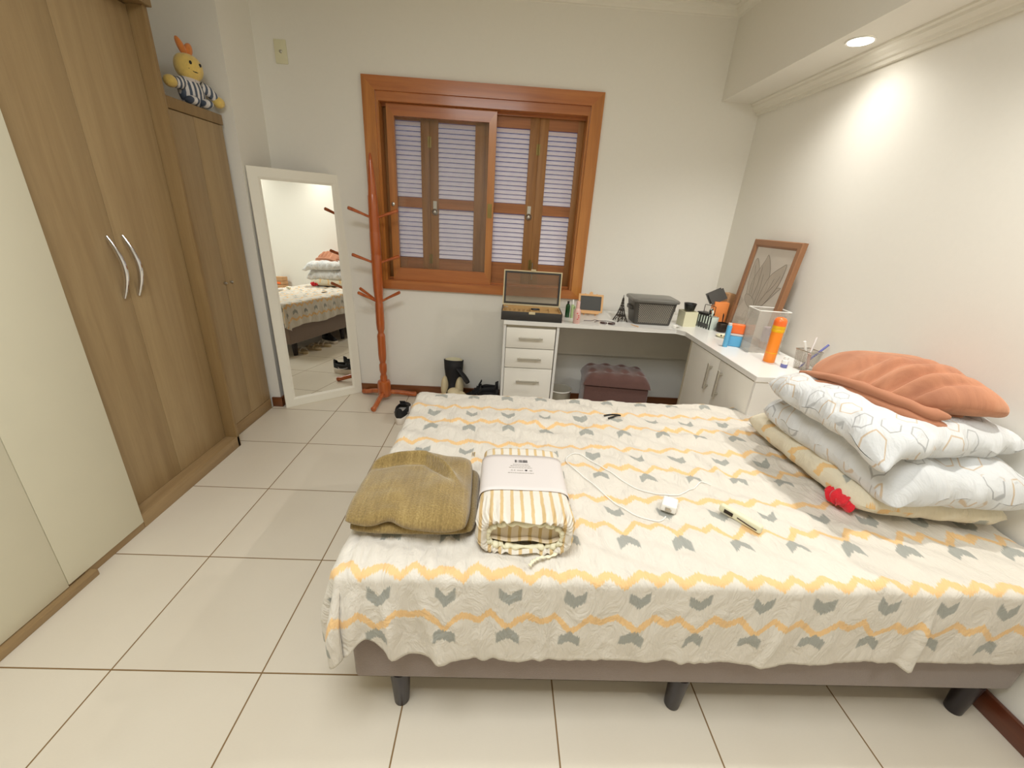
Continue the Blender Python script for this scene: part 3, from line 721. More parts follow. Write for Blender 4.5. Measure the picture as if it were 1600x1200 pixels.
def build_sheet():
    bm = bmesh.new(); uvl = bm.loops.layers.uv.new('UVMap')
    def addgrid(fn, nu, nv):
        V = []; U = []
        for j in range(nv + 1):
            a = [fn(i / nu, j / nv) for i in range(nu + 1)]; V.append([bm.verts.new(p) for p, _ in a]); U.append([q for _, q in a])
        for j in range(nv):
            for i in range(nu):
                q = [(j, i), (j, i + 1), (j + 1, i + 1), (j + 1, i)]
                if len({tuple(round(c, 6) for c in V[a][b].co) for a, b in q}) < 3: continue
                f = bm.faces.new([V[a][b] for a, b in q]); f.smooth = True
                for l, (a, b) in zip(f.loops, q): l[uvl].uv = U[a][b]
    R = .022
    xa, xb, ya, yb = BX0 + .004, BX1 - .002, BY0 + .002, BY1 - .004
    addgrid(lambda u, v: (Vector((xa + (xb - xa) * u, ya + (yb - ya) * v, BT + H(xa + (xb - xa) * u, ya + (yb - ya) * v))), (xa + (xb - xa) * u, ya + (yb - ya) * v)), 260, 150)
    def skirt(base, dirv, L, t, s, fold):
        """t 0..1 down; returns position"""
        d = L * t
        a = min(d / R, PI / 2)
        out = R * math.sin(a); drop = R * (1 - math.cos(a)) + max(0, d - R * PI / 2)
        out += (fold * sst(0, .75, t) + .004 * sst(0, .1, t)) if t > 0 else 0
        b = base
        p = Vector((b[0] + dirv[0] * out, b[1] + dirv[1] * out, BT + H(b[0], b[1]) * (1 - t) - drop)); return p
    def Lnear(x):
        L = .282 + .004 * math.sin(x * 7) + .0015 * math.sin(x * 31) + .002 * N(x * 60, 2)
        L -= .072 * math.exp(-((x - .835) / .050) ** 2)
        L -= .020 * sst(1.9, 2.15, x)
        L += .012 * math.exp(-((x - 2.262) / .02) ** 2)
        return L
    def near(u, v):
        x = xa + (xb - xa) * u; L = Lnear(x); t = v
        lf = 1 - .65 * sst(1.05, 1.6, x)
        f = .006 * math.sin(x * 38 + 2 * N(x * 4, 1)) * lf + .024 * math.exp(-((x - 2.262 - .006 * t) / .011) ** 2) + .007 * N(x * 15, t * 2, 3)
        for xc, am, wd_, sl in ((.812, .012, .014, -.01), (.868, .013, .013, .04), (.915, .010, .012, -.02), (.962, .014, .014, .05), (1.03, .010, .014, .0), (1.11, .010, .014, .02), (1.30, .008, .012, -.02), (1.62, .007, .012, .03), (1.92, .008, .014, -.05)):
            f += am * math.exp(-((x - xc - sl * t) / wd_) ** 2) * sst(0, .15, t)
        f += .03 * math.exp(-((x - xa) / .05) ** 2)
        p = skirt((x, ya), (0, -1), L, t, x, f + .008)
        p.y -= .0025 * N(x * 60, t * 6, 5) * t
        return p, (x, ya - L * t)
    addgrid(near, 260, 34)
    def corner(u, v, y0=None):
        a = u * PI / 2
        dv = (-math.sin(a), -math.cos(a)); L = Lnear(xa) * (1 - u) + .235 * u + .012 * math.sin(2 * a)
        f = .038 + .026 * math.sin(a * 6.0) ; f *= (1 if True else 0)
        p = skirt((xa, ya), dv, L, v, 0, f * (.8 + .2 * math.cos(2 * a)))
        return p, (xa + dv[0] * L * v, ya + dv[1] * L * v)
    addgrid(corner, 40, 34)
    def left(u, v):
        y = ya + (yb - ya) * u; L = .235 + .012 * math.sin(y * 13) + .004 * N(y * 40, 1)
        f = .006 * math.sin(y * 40) + .008 + .03 * math.exp(-((y - ya) / .05) ** 2)
        p = skirt((xa, y), (-1, 0), L, v, y, f); return p, (xa - L * v, y)
    addgrid(left, 150, 30)
    def corner2(u, v):
        a = u * PI / 2; dv = (-math.cos(a), math.sin(a)); L = .235 + .045 * u
        p = skirt((xa, yb), dv, L, v, 0, .012 + .02 * math.sin(2 * a)); return p, (xa + dv[0] * L * v, yb + dv[1] * L * v)
    addgrid(corner2, 20, 30)
    def far(u, v):
        x = xa + (xb - xa) * u; L = .25 + .01 * math.sin(x * 11); f = .006 * math.sin(x * 44) + .008
        p = skirt((x, yb), (0, 1), L, v, x, f); return p, (x, yb + L * v)
    addgrid(far, 260, 26)
    bmesh.ops.remove_doubles(bm, verts=bm.verts, dist=.0009)
    bmesh.ops.recalc_face_normals(bm, faces=bm.faces)
    me = bpy.data.meshes.new('bed_sheet'); bm.to_mesh(me); bm.free()
    o = link('bed_sheet', me, 'sheet')
    md = o.modifiers.new('thick', 'SOLIDIFY'); md.thickness = .0015; md.offset = 0
    return o
tag(build_sheet(), 'white sheet with orange zigzags and grey chevrons draped over the bed', 'bed sheet')

# ------------------------------------------------------------------ pillows, blanket
def wav(seed, amp=.006):
    def f(P, uu, vv, side, t):
        e = 1 - t
        P.x += amp * e * math.sin(vv * 31 + seed); P.y += amp * e * math.sin(uu * 27 + seed * 2); P.z += amp * .8 * e * math.sin((uu + vv) * 40 + seed)
        return P
    return f
ZB = BT + .008
tag(soft_slab('pillow', ['sheet_p'], [(2.232, -1.672), (2.685, -1.720), (2.675, -1.06), (2.215, -1.06)], ZB, .105, wr=.006, seed=1, extra=wav(1, .004), p=7, pinch=.015, uvo=(.2, -1.9), uvrot=.15), 'pillow in chevron patterned case at the bottom of the pillow stack', 'pillow', 'stacked pillows')
def flap(P, uu, vv, side, t):
    P = wav(2, .006)(P, uu, vv, side, t)
    k = math.exp(-((uu - .0) / .16) ** 2 - ((vv - .0) / .20) ** 2)
    P.z -= .040 * k
    if side > 0: P.z -= .012 * t * math.exp(-((vv - .12) / .05) ** 2) * sst(.1, .4, uu) - .010 * t * math.sin(uu * 9 + vv * 4) * (1 - vv)
    return P
tag(soft_slab('pillow', ['hex'], [(2.258, -1.740), (2.686, -1.765), (2.680, -1.12), (2.190, -1.15)], ZB + .068, .165, wr=.014, seed=2, extra=flap, p=4.5, pinch=.03, wf=8), 'white hexagon print pillow, the middle one of the stack', 'pillow', 'stacked pillows')
def flap3(P, uu, vv, side, t):
    P = wav(5, .007)(P, uu, vv, side, t)
    P.z -= .060 * math.exp(-((uu - .02) / .11) ** 2 - ((vv - .0) / .16) ** 2)
    P.y -= .020 * math.exp(-((uu - .0) / .10) ** 2 - ((vv - .0) / .12) ** 2)
    if side > 0: P.z -= .016 * t * math.exp(-((uu - .30 - .2 * vv) / .06) ** 2) * sst(.4, .0, vv)
    return P
tag(soft_slab('pillow', ['hex'], [(2.186, -1.718), (2.682, -1.660), (2.680, -1.10), (2.155, -1.190)], ZB + .205, .125, wr=.012, seed=5, extra=flap3, p=5, pinch=.03, uvrot=.5, wf=8), 'white hexagon print pillow on top of the stack under the blanket', 'pillow', 'stacked pillows')
t = thing('blanket', 'folded soft brown blanket on top of the pillow stack', 'blanket', (0, 0, 0))
zb = ZB + .300
def fold1(P, uu, vv, side, t):
    if side > 0:
        q = max(0, 1 - uu * 1.15)
        # deep creases fanning out from the left-hand end
        for c, w_, am in ((.10, .024, .030), (.24, .026, .034), (.40, .030, .026), (.58, .05, .014), (.78, .06, .010)):
            cc = c + (.5 - c) * .0 + .10 * uu * (1 if c < .5 else -1)
            P.z -= am * q * t * math.exp(-((vv - cc) / w_) ** 2)
            P.z += am * .6 * q * t * math.exp(-((vv - cc - .07) / (w_ * 1.3)) ** 2)
        P.z += .008 * t * N(uu * 4, vv * 6, 3)
    P.z -= .045 * sst(.35, 0, uu) * (.4 + .6 * vv)
    P.z -= .020 * sst(.75, 1, uu)
    return P
soft_slab('top_fold', 'blanket', [(2.350, -1.600), (2.625, -1.650), (2.690, -1.17), (2.262, -1.205)], zb + .010, .128, t, p=2.6, pinch=-.01, wr=.006, wf=7, seed=3, extra=fold1, n=90, rnd=.6)
soft_slab('lower_fold', 'blanket', [(2.335, -1.575), (2.560, -1.600), (2.690, -1.15), (2.262, -1.225)], zb - .004, .050, t, p=5, pinch=.0, wr=.004, seed=8, n=60, rnd=.8)
for nm, dz, off, r0 in (('rolled_edge', .050, .014, .021), ('rolled_edge', .022, .004, .022)):
    bm = bmesh.new()
    pth = smoothpath([(2.262 + off, -1.225, zb + dz - .030), (2.272 + off, -1.30, zb + dz - .012), (2.292 + off, -1.40, zb + dz - .002), (2.318 + off, -1.50, zb + dz), (2.345 + off, -1.585 + off, zb + dz - .004), (2.38, -1.620 + off, zb + dz - .008), (2.42, -1.630, zb + dz - .012)], 8)
    n_ = len(pth); tube(bm, pth, [r0 * (.45 + .55 * math.sin(min(1, k / n_ * 1.6) * PI / 2)) * (1 if k < n_ - 6 else .25 + .75 * (n_ - 1 - k) / 6) for k in range(n_)], 16, flat=.85)
    for v in bm.verts: v.co += Vector((N(v.co.x * 14, v.co.y * 14, 1), N(v.co.x * 14, v.co.y * 14, 4), N(v.co.x * 20, v.co.y * 20, 7))) * .006
    obj(nm, bm, 'blanket', t, True)

# red scrunchie
t = thing('scrunchie', 'bright red velvet hair scrunchie against the bottom pillow', 'scrunchie', (2.262, -1.585, ZB + .004), .9)
bm = bmesh.new(); pts = []; rr = []
for k in range(73):
    a = 2 * PI * k / 72; pts.append((.030 * math.cos(a), .020 * math.sin(a), .022 + .004 * math.sin(3 * a))); rr.append(.017 + .0035 * math.sin(11 * a) + .0025 * math.sin(23 * a + 1))
tube(bm, pts, rr, 18, caps=False)
for v in bm.verts: v.co = Vector((v.co.x * 1.3, v.co.y * 1.25, v.co.z * 1.2)) + Vector((N(v.co.x * 60, v.co.y * 60, v.co.z * 60), N(v.co.x * 60, v.co.y * 60, 9 + v.co.z * 60), N(v.co.x * 70, v.co.y * 70, 3))) * .004
obj('ring', bm, 'red', t, True, 80)

# ------------------------------------------------------------------ towel
t = thing('folded_towel', 'folded olive brown terry towel at the foot of the bed', 'towel', (0, 0, 0))
def tw(P, uu, vv, side, t_):
    c = .78 + .10 * math.sin(min(uu, .5) / .5 * PI / 2) - .95 * max(0, uu - .52)
    if side > 0:
        am = sst(.88, .72, uu) * (.6 + .4 * sst(0, .15, uu))
        P.z += t_ * .022 * am * math.exp(-((vv - c) / .040) ** 2)
        P.z -= t_ * .012 * am * math.exp(-((vv - c + .085) / .045) ** 2)
        P.z += t_ * .010 * math.exp(-((vv - c - .26 + .35 * uu) / .05) ** 2) * sst(.45, .6, uu) * sst(.95, .8, uu)
        P.z += .012 * t_ * N(uu * 3.5, vv * 3.5, 8) + .004 * t_ * math.sin(vv * 6)
    P.y += sst(.16, 0, vv) * (.014 * math.exp(-((uu - .36) / .09) ** 2) - .008 * math.exp(-((uu - .8) / .2) ** 2))
    P.z += sst(.2, 0, vv) * .010 * math.exp(-((uu - .38) / .10) ** 2)
    return P
soft_slab('towel_top_fold', 'towel', [(.750, -1.815), (1.078, -1.822), (1.066, -1.492), (.762, -1.492)], BT + .030, .062, t, p=5, pinch=-.012, wr=.004, seed=2, extra=tw, n=90)
soft_slab('towel_lower_fold', 'towel', [(.758, -1.808), (1.094, -1.800), (1.092, -1.510), (.768, -1.500)], BT + .004, .050, t, p=5, pinch=-.01, wr=.003, seed=6, n=50)
bm = bmesh.new(); bx(bm, 1.060, 1.072, -1.505, -1.478, BT + .075, BT + .0765)
for k in range(3): bx(bm, 1.0625 + .003 * k, 1.0640 + .003 * k, -1.502, -1.482, BT + .0765, BT + .0769, mi=1)
lab(obj('care_tag', bm, ['stripe_in', 'inkb'], t), 'tiny woven tag')

# ------------------------------------------------------------------ packaged sheet set
t = thing('packaged_sheet_set', 'packaged ochre striped fitted sheet with white paper sleeve', 'packaged sheet', (1.222, -1.668, BT + .006))
PW, PL, PH = .122, .168, .104
def se(a, w, h, p=4.5):
    c, s = math.cos(a), math.sin(a)
    return math.copysign(abs(c) ** (2 / p), c) * w, math.copysign(abs(s) ** (2 / p), s) * h
def pk(u, v):
    a = 2 * PI * u - PI / 2
    # v: back(+y) to front(-y), then turning in
    if v < .06: k = v / .06; y = PL; sc = .0 + k; g = 0
    elif v < .80:
        k = (v - .06) / .74; y = PL - k * (2 * PL - .02); sc = 1; g = k
    else:
        k = (v - .80) / .20; y = -PL + .02 - .03 * math.sin(k * PI * .9); sc = 1 - .22 * k - .05 * k * k; g = 1.15
    w = PW * (.985 + .05 * sst(.5, 1, g)); h = PH / 2
    x, z = se(a, w * sc, h * sc * (1 + .10 * sst(.5, 1, g)))
    ga = sst(.72, 1.1, g)
    x *= 1 + .020 * ga * math.sin(a * 34); z *= 1 + .10 * ga * math.sin(a * 31 + 1.5)
    z += .003 * N(x * 20, y * 12, 3)
    return Vector((x, y, PH / 2 + z)), (x + .5 + .0, y)
bm = grid_mesh('p', None, 200, 80, pk); bmesh.ops.remove_doubles(bm, verts=bm.verts, dist=.0002)
body = obj('fabric_bundle', bm, 'stripe', t, True, 180)
bm = bmesh.new(); pts = []; rr = []
for k in range(121):
    a = 2 * PI * k / 120; x, z = se(a, PW * .78, PH * .36, 3)
    pts.append((x, -PL + .006 + .002 * math.sin(a * 17), PH / 2 - .004 + z + .003 * math.sin(a * 23))); rr.append(.007 + .002 * math.sin(a * 29) + .0015 * math.sin(a * 13))
tube(bm, pts, rr, 8, caps=False); lab(obj('elastic_hem', bm, 'cream_fab', t, True, 180), 'gathered elastic hem')
box('inner_fold', 'stripe_in', (-.096, .096, -PL + .018, -PL + .05, .012, .088), .010, t, 3)
bm = bmesh.new(); tube(bm, smoothpath([(-.095, -PL + .014, .036), (-.04, -PL + .008, .030), (.01, -PL + .012, .033), (.06, -PL + .006, .030), (.098, -PL + .016, .038)], 6), .006, 8, flat=.6); obj('inner_hem', bm, 'stripe_in', t, True)
# paper sleeve: flat shell just above the bundle, with striped window at the far end
bm = bmesh.new(); uvl = None
def sleeve(u, v):
    a = -.30 + u * (PI + .60)
    x, z = se(a, PW + .0035, PH / 2 + .0045, 5); return Vector((-x, -.056 + v * .176, PH / 2 + z)), (u, v)
bm = grid_mesh('s', None, 60, 10, sleeve)
slv = obj('paper_sleeve', bm, 'card', t, True, 180); md = slv.modifiers.new('t', 'SOLIDIFY'); md.thickness = .0012
zt = PH + .0062
bm = bmesh.new()
for i, (x, wd) in enumerate([(-.020, .0030), (-.0165, .002), (-.010, .0008), (-.0065, .0028), (-.0025, .0018), (.0005, .0018), (.0045, .0034), (.0085, .0024), (.0118, .0024), (.0152, .0024)]):
    bx(bm, x - .004, x - .004 + wd, .078, .090, zt - .0008, zt + .0002)
lab(obj('printed_logo', bm, 'ink', slv), 'small dark grey printed lettering')
bm = bmesh.new()
for y, w0, w1 in ((.066, -.030, .016), (.058, -.038, .022), (.049, -.042, .026), (.022, -.046, .030)):
    x = w0
    while x < w1:
        L = random.uniform(.003, .008); bx(bm, x, min(x + L, w1), y, y + .0016, zt - .0008, zt + .0001); x += L + .0015
for x in (-.036, -.028, -.018, -.012, -.006, .018, .022):
    bx(bm, x, x + .004, .034, .038, zt - .0008, zt + .0001)
lab(obj('printed_text', bm, 'ink2', slv), 'faint grey printed lines')
bm = bmesh.new(); hp = []
for k in range(24):
    a = 2 * PI * k / 24; hx = 16 * math.sin(a) ** 3; hy = 13 * math.cos(a) - 5 * math.cos(2 * a) - 2 * math.cos(3 * a) - math.cos(4 * a)
    hp.append((.008 + hx * .00022, .036 + hy * .00022))
f = bm.faces.new([bm.verts.new((x, y, zt + .0003)) for x, y in hp]); r = bmesh.ops.extrude_face_region(bm, geom=[f]); bmesh.ops.translate(bm, vec=(0, 0, -.0010), verts=[v for v in r['geom'] if isinstance(v, bmesh.types.BMVert)])
lab(obj('printed_heart', bm, 'inkb', slv), 'tiny black heart')
# crumpled tie in front of it
t = thing('fabric_tie', 'short cream fabric tie lying in front of the striped package', 'fabric tie', (1.245, -1.868, BT + .006))
bm = bmesh.new(); tube(bm, smoothpath([(-.012, -.018, .004), (-.004, -.008, .008), (.004, .0, .006), (.018, .006, .009), (.04, .012, .006), (.06, .02, .010)], 5), [.004 + .002 * math.sin(k * 1.7) for k in range(26)], 8, flat=.5); obj('strip', bm, 'cream_fab', t, True, 180)

# ------------------------------------------------------------------ small things on the bed
zt = BT + .004
def zz_(x, y, o=.0025): return BT + H(x, y) + o
cab = [(1.655, -1.672), (1.625, -1.695), (1.575, -1.680), (1.537, -1.640), (1.49, -1.575), (1.455, -1.515), (1.415, -1.455), (1.395, -1.400), (1.405, -1.362), (1.440, -1.345), (1.475, -1.370), (1.530, -1.440), (1.575, -1.505), (1.640, -1.560), (1.720, -1.570), (1.79, -1.535), (1.845, -1.495), (1.875, -1.500)]
bm = bmesh.new(); pp = smoothpath([(x, y, 0) for x, y in cab], 8); tube(bm, [(p.x, p.y, zz_(p.x, p.y, .004)) for p in pp], .0018, 8)
tag(obj('charging_cable', bm, 'white_pl', None, True), 'thin white charging cable looped on the sheet beside the package', 'cable')
t = thing('charger_plug', 'white square power adapter at the end of the cable on the bed', 'charger', (1.675, -1.640, BT + .006), -.5)
box('body', 'white_pl', (-.022, .022, -.025, .025, 0, .026), .005, t, 3)
bm = bmesh.new(); bx(bm, -.009, .009, -.030, -.022, .006, .018, .002); lab(obj('connector', bm, 'steel', t, True), 'metal plug end')
for x in (-.009, .009):
    bm = bmesh.new(); tube(bm, [(x, .024, .013), (x, .040, .013)], .0023, 10); obj('pin', bm, 'steel', t, True)
t = thing('remote_control', 'slim cream remote lying on its side on the bed right of the charger', 'remote', (1.868, -1.690, BT + .006), math.radians(-55))
bm = bmesh.new(); bx(bm, -.062, .062, -.007, .012, 0, .026, .0065, 4); obj('body', bm, 'cream_pl', t, True)
bm = bmesh.new(); bx(bm, -.045, -.018, -.0088, -.0068, .007, .019, .002); lab(obj('screen', bm, 'iron', t, True), 'small dark recess')
bm = bmesh.new(); tube(bm, [(-.005, -.008, .014), (.03, -.0085, .011), (.052, -.008, .010)], .0016, 8); obj('button_strip', bm, 'tort', t, True)
t = thing('hair_clip', 'black hair clip lying at the far side of the bed', 'hair clip', (1.652, -1.022, BT + .006), .12)
bm = bmesh.new(); tube(bm, smoothpath([(-.036, .004, .004), (-.01, .008, .006), (.02, .006, .007), (.038, .0, .006)], 5), .0045, 8, flat=.8); obj('jaw', bm, 'black_pl', t, True)
bm = bmesh.new(); tube(bm, smoothpath([(-.026, -.022, .004), (.0, -.012, .006), (.02, -.004, .007), (.038, .0, .006)], 5), .0045, 8, flat=.8); obj('jaw', bm, 'black_pl', t, True)

# ------------------------------------------------------------------ things on the desk
# jewellery box with open glass lid
t = thing('jewellery_box', 'open black jewellery box with glass lid on the desk left end', 'jewellery box', (1.335, -.005, DZ), -.03)
w2, d2_ = .192, .105
bm = bmesh.new()
bx(bm, -w2, w2, -d2_, -d2_ + .008, 0, .056, .002); bx(bm, -w2, w2, d2_ - .008, d2_, 0, .056, .002)
bx(bm, -w2, -w2 + .008, -d2_ + .008, d2_ - .008, 0, .056); bx(bm, w2 - .008, w2, -d2_ + .008, d2_ - .008, 0, .056); bx(bm, -w2 + .008, w2 - .008, -d2_ + .008, d2_ - .008, 0, .006)
obj('case', bm, 'leather', t, True)
bm = bmesh.new()
bx(bm, -w2 + .008, w2 - .008, -d2_ + .008, d2_ - .008, .006, .022)
for y0, y1 in ((-d2_ + .008, -d2_ + .012), (d2_ - .022, d2_ - .008)): bx(bm, -w2 + .008, w2 - .008, y0, y1, .022, .058)
bx(bm, -w2 + .008, -w2 + .012, -d2_ + .012, d2_ - .022, .022, .058); bx(bm, w2 - .012, w2 - .008, -d2_ + .012, d2_ - .022, .022, .058)
for x in (-.005, .055, .115): bx(bm, x - .002, x + .002, -d2_ + .012, d2_ - .022, .022, .050)
bx(bm, -.003, w2 - .012, -.006, -.002, .022, .050)
for k in range(5): bx(bm, -.17 + .03 * k, -.148 + .03 * k, -d2_ + .02, d2_ - .03, .022, .040, .008, 3)
obj('lining', bm, 'velvet', t, True)
bm = bmesh.new(); bx(bm, -.02, .02, -d2_ - .004, -d2_, .044, .060, .002); obj('clasp', bm, 'trim', t)
lid = bpy.data.objects.new('lid', None)
bm = bmesh.new(); bmf = []
frame_prof(bm, 2 * w2, .225, .012, [(0, .020), (0, 0), (.007, 0), (.007, .020)])
for v in bm.verts: v.co += Vector((-w2, d2_ - .006 + .004, .058))
MR = Matrix.Rotation(math.radians(-6), 4, 'X')
for v in bm.verts: q = v.co - Vector((0, d2_, .058)); v.co = (MR @ q) + Vector((0, d2_, .058))
lid = obj('lid', bm, 'trim', t)
bm = bmesh.new(); frame_prof(bm, 2 * w2 - .014, .211, .012, [(0, .018), (0, .002), (.012, .002), (.012, .018)])
bx(bm, .012, 2 * w2 - .026, .008, .010, .012, .199, mi=1)
for v in bm.verts: v.co += Vector((-w2 + .007, d2_ - .002, .065))
for v in bm.verts: q = v.co - Vector((0, d2_, .058)); v.co = (MR @ q) + Vector((0, d2_, .058))
obj('lid_pane', bm, ['leather', 'lid_glass'], lid)
bm = bmesh.new(); bx(bm, -.016, .016, d2_ - .008, d2_ - .002, .282, .293, .002); 
for v in bm.verts: q = v.co - Vector((0, d2_, .058)); v.co = (MR @ q) + Vector((0, d2_, .058))
obj('lid_clasp', bm, 'trim', lid)
t2 = thing('bracelet', 'black bracelet lying in the open jewellery box', 'bracelet', (1.36, .0, DZ + .0515))
bm = bmesh.new(); tube(bm, [(.026 * math.cos(a), .014 * math.sin(a), .004) for a in [2 * PI * k / 24 for k in range(25)]], .004, 8); obj('band', bm, 'black_pl', t2, True)
t2 = thing('ring', 'silver wire clip at the left end of the jewellery box', 'ring', (1.165, -.02, DZ + .0595), .8)
bm = bmesh.new(); tube(bm, smoothpath([(-.022, 0, .003), (0, .006, .006), (.024, 0, .004)], 5), .0035, 8); obj('band', bm, 'steel', t2, True)

# bottles by the box
t = thing('perfume_bottle', 'dark green glass bottle beside the jewellery box', 'bottle', (1.583, .07, DZ))
bm = bmesh.new(); lathe(bm, [(0, 0), (.013, 0), (.015, .004), (.015, .075), (.012, .085), (.006, .09), (0, .09)], 20); obj('bottle', bm, 'green', t, True)
bm = bmesh.new(); lathe(bm, [(0, .089), (.007, .089), (.007, .108), (0, .108)], 16); obj('cap', bm, 'black_pl', t, True)
t = thing('perfume_tube', 'slim pale green and white tube between green bottle and chalkboard', 'bottle', (1.612, .06, DZ))
bm = bmesh.new(); lathe(bm, [(0, 0), (.009, 0), (.010, .003), (.010, .085), (.006, .09), (0, .09)], 18); obj('tube', bm, 'lime', t, True)
bm = bmesh.new(); lathe(bm, [(0, .089), (.006, .089), (.005, .118), (.003, .122), (0, .122)], 16); obj('cap', bm, 'white_pl', t, True)
bm = bmesh.new()
for k in range(5):
    a = 2 * PI * k / 5; ellipsoid(bm, (.011 * 1 + .003, -.006 + .008 * math.cos(a), .07 + .008 * math.sin(a)), (.004, .005, .005), seg=10)
obj('flower', bm, 'lime', t, True)
t = thing('spray_bottle', 'pink spray bottle near the desk edge in front of the chalkboard', 'bottle', (1.620, -.088, DZ))
bm = bmesh.new(); lathe(bm, [(0, 0), (.019, 0), (.022, .004), (.022, .070), (.020, .082), (.012, .096), (0, .096)], 24); obj('bottle', bm, 'pink', t, True)
bm = bmesh.new(); lathe(bm, [(0, .095), (.0125, .095), (.0115, .135), (.010, .140), (0, .140)], 20); obj('cap', bm, 'pink', t, True)
bm = bmesh.new()
for zc, aa in ((.030, -1.5), (.052, -1.3), (.066, -1.7), (.04, -1.2)): ellipsoid(bm, (.0222 * math.cos(aa), .0222 * math.sin(aa), zc), (.005, .0012, .003), Matrix.Rotation(aa + PI / 2, 4, 'Z').to_quaternion(), 8)
lab(obj('label_print', bm, 'red', t, True), 'small rosy printed marks')
# chalkboard on easel
t = thing('chalkboard', 'tiny chalkboard in a pale pine frame on a little easel', 'chalkboard', (1.755, .165, DZ), -.10)
Rt = Matrix.Rotation(math.radians(-20), 4, 'X')
def tilt(bm, z0=.022):
    for v in bm.verts: v.co = Rt @ v.co + Vector((0, 0, z0))
bm = bmesh.new(); frame_prof(bm, .17, .125, .012, [(0, .009), (0, 0), (.013, 0), (.013, .009)])
for v in bm.verts: v.co.x -= .085
tilt(bm); obj('frame', bm, 'pine', t)
bm = bmesh.new(); bx(bm, -.074, .074, .003, .008, .011, .114); tilt(bm); obj('slate', bm, 'slate', t)
for s in (-1, 1):
    bm = bmesh.new(); bx(bm, s * .040 - .005, s * .040 + .005, .010, .018, -.022, .13); tilt(bm); [setattr(v.co, 'z', max(0, v.co.z)) for v in bm.verts]; obj('leg', bm, 'pine', t)
bm = bmesh.new(); tube(bm, [(0, .052, .14), (0, .105, .004)], .005, 6); obj('back_leg', bm, 'pine', t)
bm = bmesh.new(); bx(bm, -.060, .060, -.012, .018, -.010, -.001); tilt(bm); obj('ledge', bm, 'pine', t)
bm = bmesh.new(); lathe(bm, [(0, -.005), (.012, -.005), (.012, .005), (0, .005)], 12, Matrix.Translation((0, .013, .132)) @ Matrix.Rotation(PI / 2, 4, 'X')); tilt(bm); obj('finial', bm, 'pine', t)
# sunglasses
t = thing('sunglasses', 'dark tortoiseshell sunglasses lying folded on the desk edge', 'sunglasses', (1.775, -.055, DZ + .003), -.25)
for s in (0, 1):
    bm = bmesh.new(); cx = .028 + .050 * s
    lathe(bm, [(0, 0), (.022, 0), (.024, .003), (.020, .007), (0, .009)], 22, Matrix.Translation((cx, 0, 0)) @ Matrix.Diagonal((1, .72, 1, 1))); lab(obj('lens', bm, 'tort', t, True), 'dark lens')
bm = bmesh.new(); tube(bm, smoothpath([(.0, .008, .009), (-.03, .012, .012), (-.05, .004, .007), (-.10, .004, .003)], 5), .0022, 8); obj('temple', bm, 'tort', t, True)
bm = bmesh.new(); tube(bm, smoothpath([(.10, .008, .008), (.06, .016, .012), (.0, .012, .010), (-.03, -.008, .004)], 5), .0022, 8); obj('temple', bm, 'tort', t, True)
# tower figurine
t = thing('tower_figurine', 'small dark metal lattice tower figurine left of the grey basket', 'figurine', (1.938, .045, DZ), .22)
bm = bmesh.new()
def tw_w(z): return .031 * (1 - z / .17) ** 2.2 + .0035
zs = [0, .012, .024, .036, .048, .060, .075, .092, .110, .128, .146]
for sx in (-1, 1):
    for sy in (-1, 1):
        tube(bm, [(sx * tw_w(z), sy * tw_w(z), z) for z in zs], [.0042 - .018 * z for z in zs], 6)
for i, z in enumerate(zs[3:], 3):
    w_ = tw_w(z)
    if z in (.036, .075): bx(bm, -w_ - .003, w_ + .003, -w_ - .003, w_ + .003, z - .002, z + .002)
for i in range(3, len(zs) - 1):
    a, b = zs[i], zs[i + 1]; wa, wb_ = tw_w(a), tw_w(b)
    for s in (-1, 1):
        tube(bm, [(-wa, s * wa, a), (wb_, s * wb_, b)], .0012, 5); tube(bm, [(wa, s * wa, a), (-wb_, s * wb_, b)], .0012, 5)
        tube(bm, [(s * wa, -wa, a), (s * wb_, wb_, b)], .0012, 5); tube(bm, [(s * wa, wa, a), (s * wb_, -wb_, b)], .0012, 5)
for s in (-1, 1):   # arches
    tube(bm, [(.020 * math.cos(q), s * .026, .004 + .022 * math.sin(q)) for q in [PI * k / 10 for k in range(11)]], .0018, 6)
    tube(bm, [(s * .026, .020 * math.cos(q), .004 + .022 * math.sin(q)) for q in [PI * k / 10 for k in range(11)]], .0018, 6)
lathe(bm, [(0, .144), (.006, .144), (.006, .152), (.003, .155), (.0015, .172), (0, .174)], 10)
obj('tower', bm, 'iron', t)
# grey plastic basket with lid
t = thing('storage_basket', 'grey woven-look plastic basket with lid on the desk', 'basket', (2.135, .060, DZ), -.04)
def rrect(w, d, r, n=6):
    P = []
    for cx, cy, a0 in ((w - r, d - r, 0), (-w + r, d - r, 90), (-w + r, -d + r, 180), (w - r, -d + r, 270)):
        for k in range(n + 1): a = math.radians(a0 + 90 * k / n); P.append((cx + r * math.cos(a), cy + r * math.sin(a)))
    return P
def loft(bm, rings, cap0=True, cap1=True, mi=0):
    R_ = [[bm.verts.new(p) for p in r] for r in rings]; n = len(R_[0])
    for a, b in zip(R_, R_[1:]):
        for k in range(n): bm.faces.new((a[k], a[(k + 1) % n], b[(k + 1) % n], b[k])).material_index = mi
    if cap0: bm.faces.new(R_[0]).material_index = mi
    if cap1: bm.faces.new(R_[-1]).material_index = mi
bm = bmesh.new(); loft(bm, [[(x, y, z) for x, y in rrect(w_, d_, .025)] for w_, d_, z in ((.118, .088, 0), (.120, .090, .006), (.138, .106, .148), (.138, .106, .150))]); obj('body', bm, 'gray_pl', t, True)
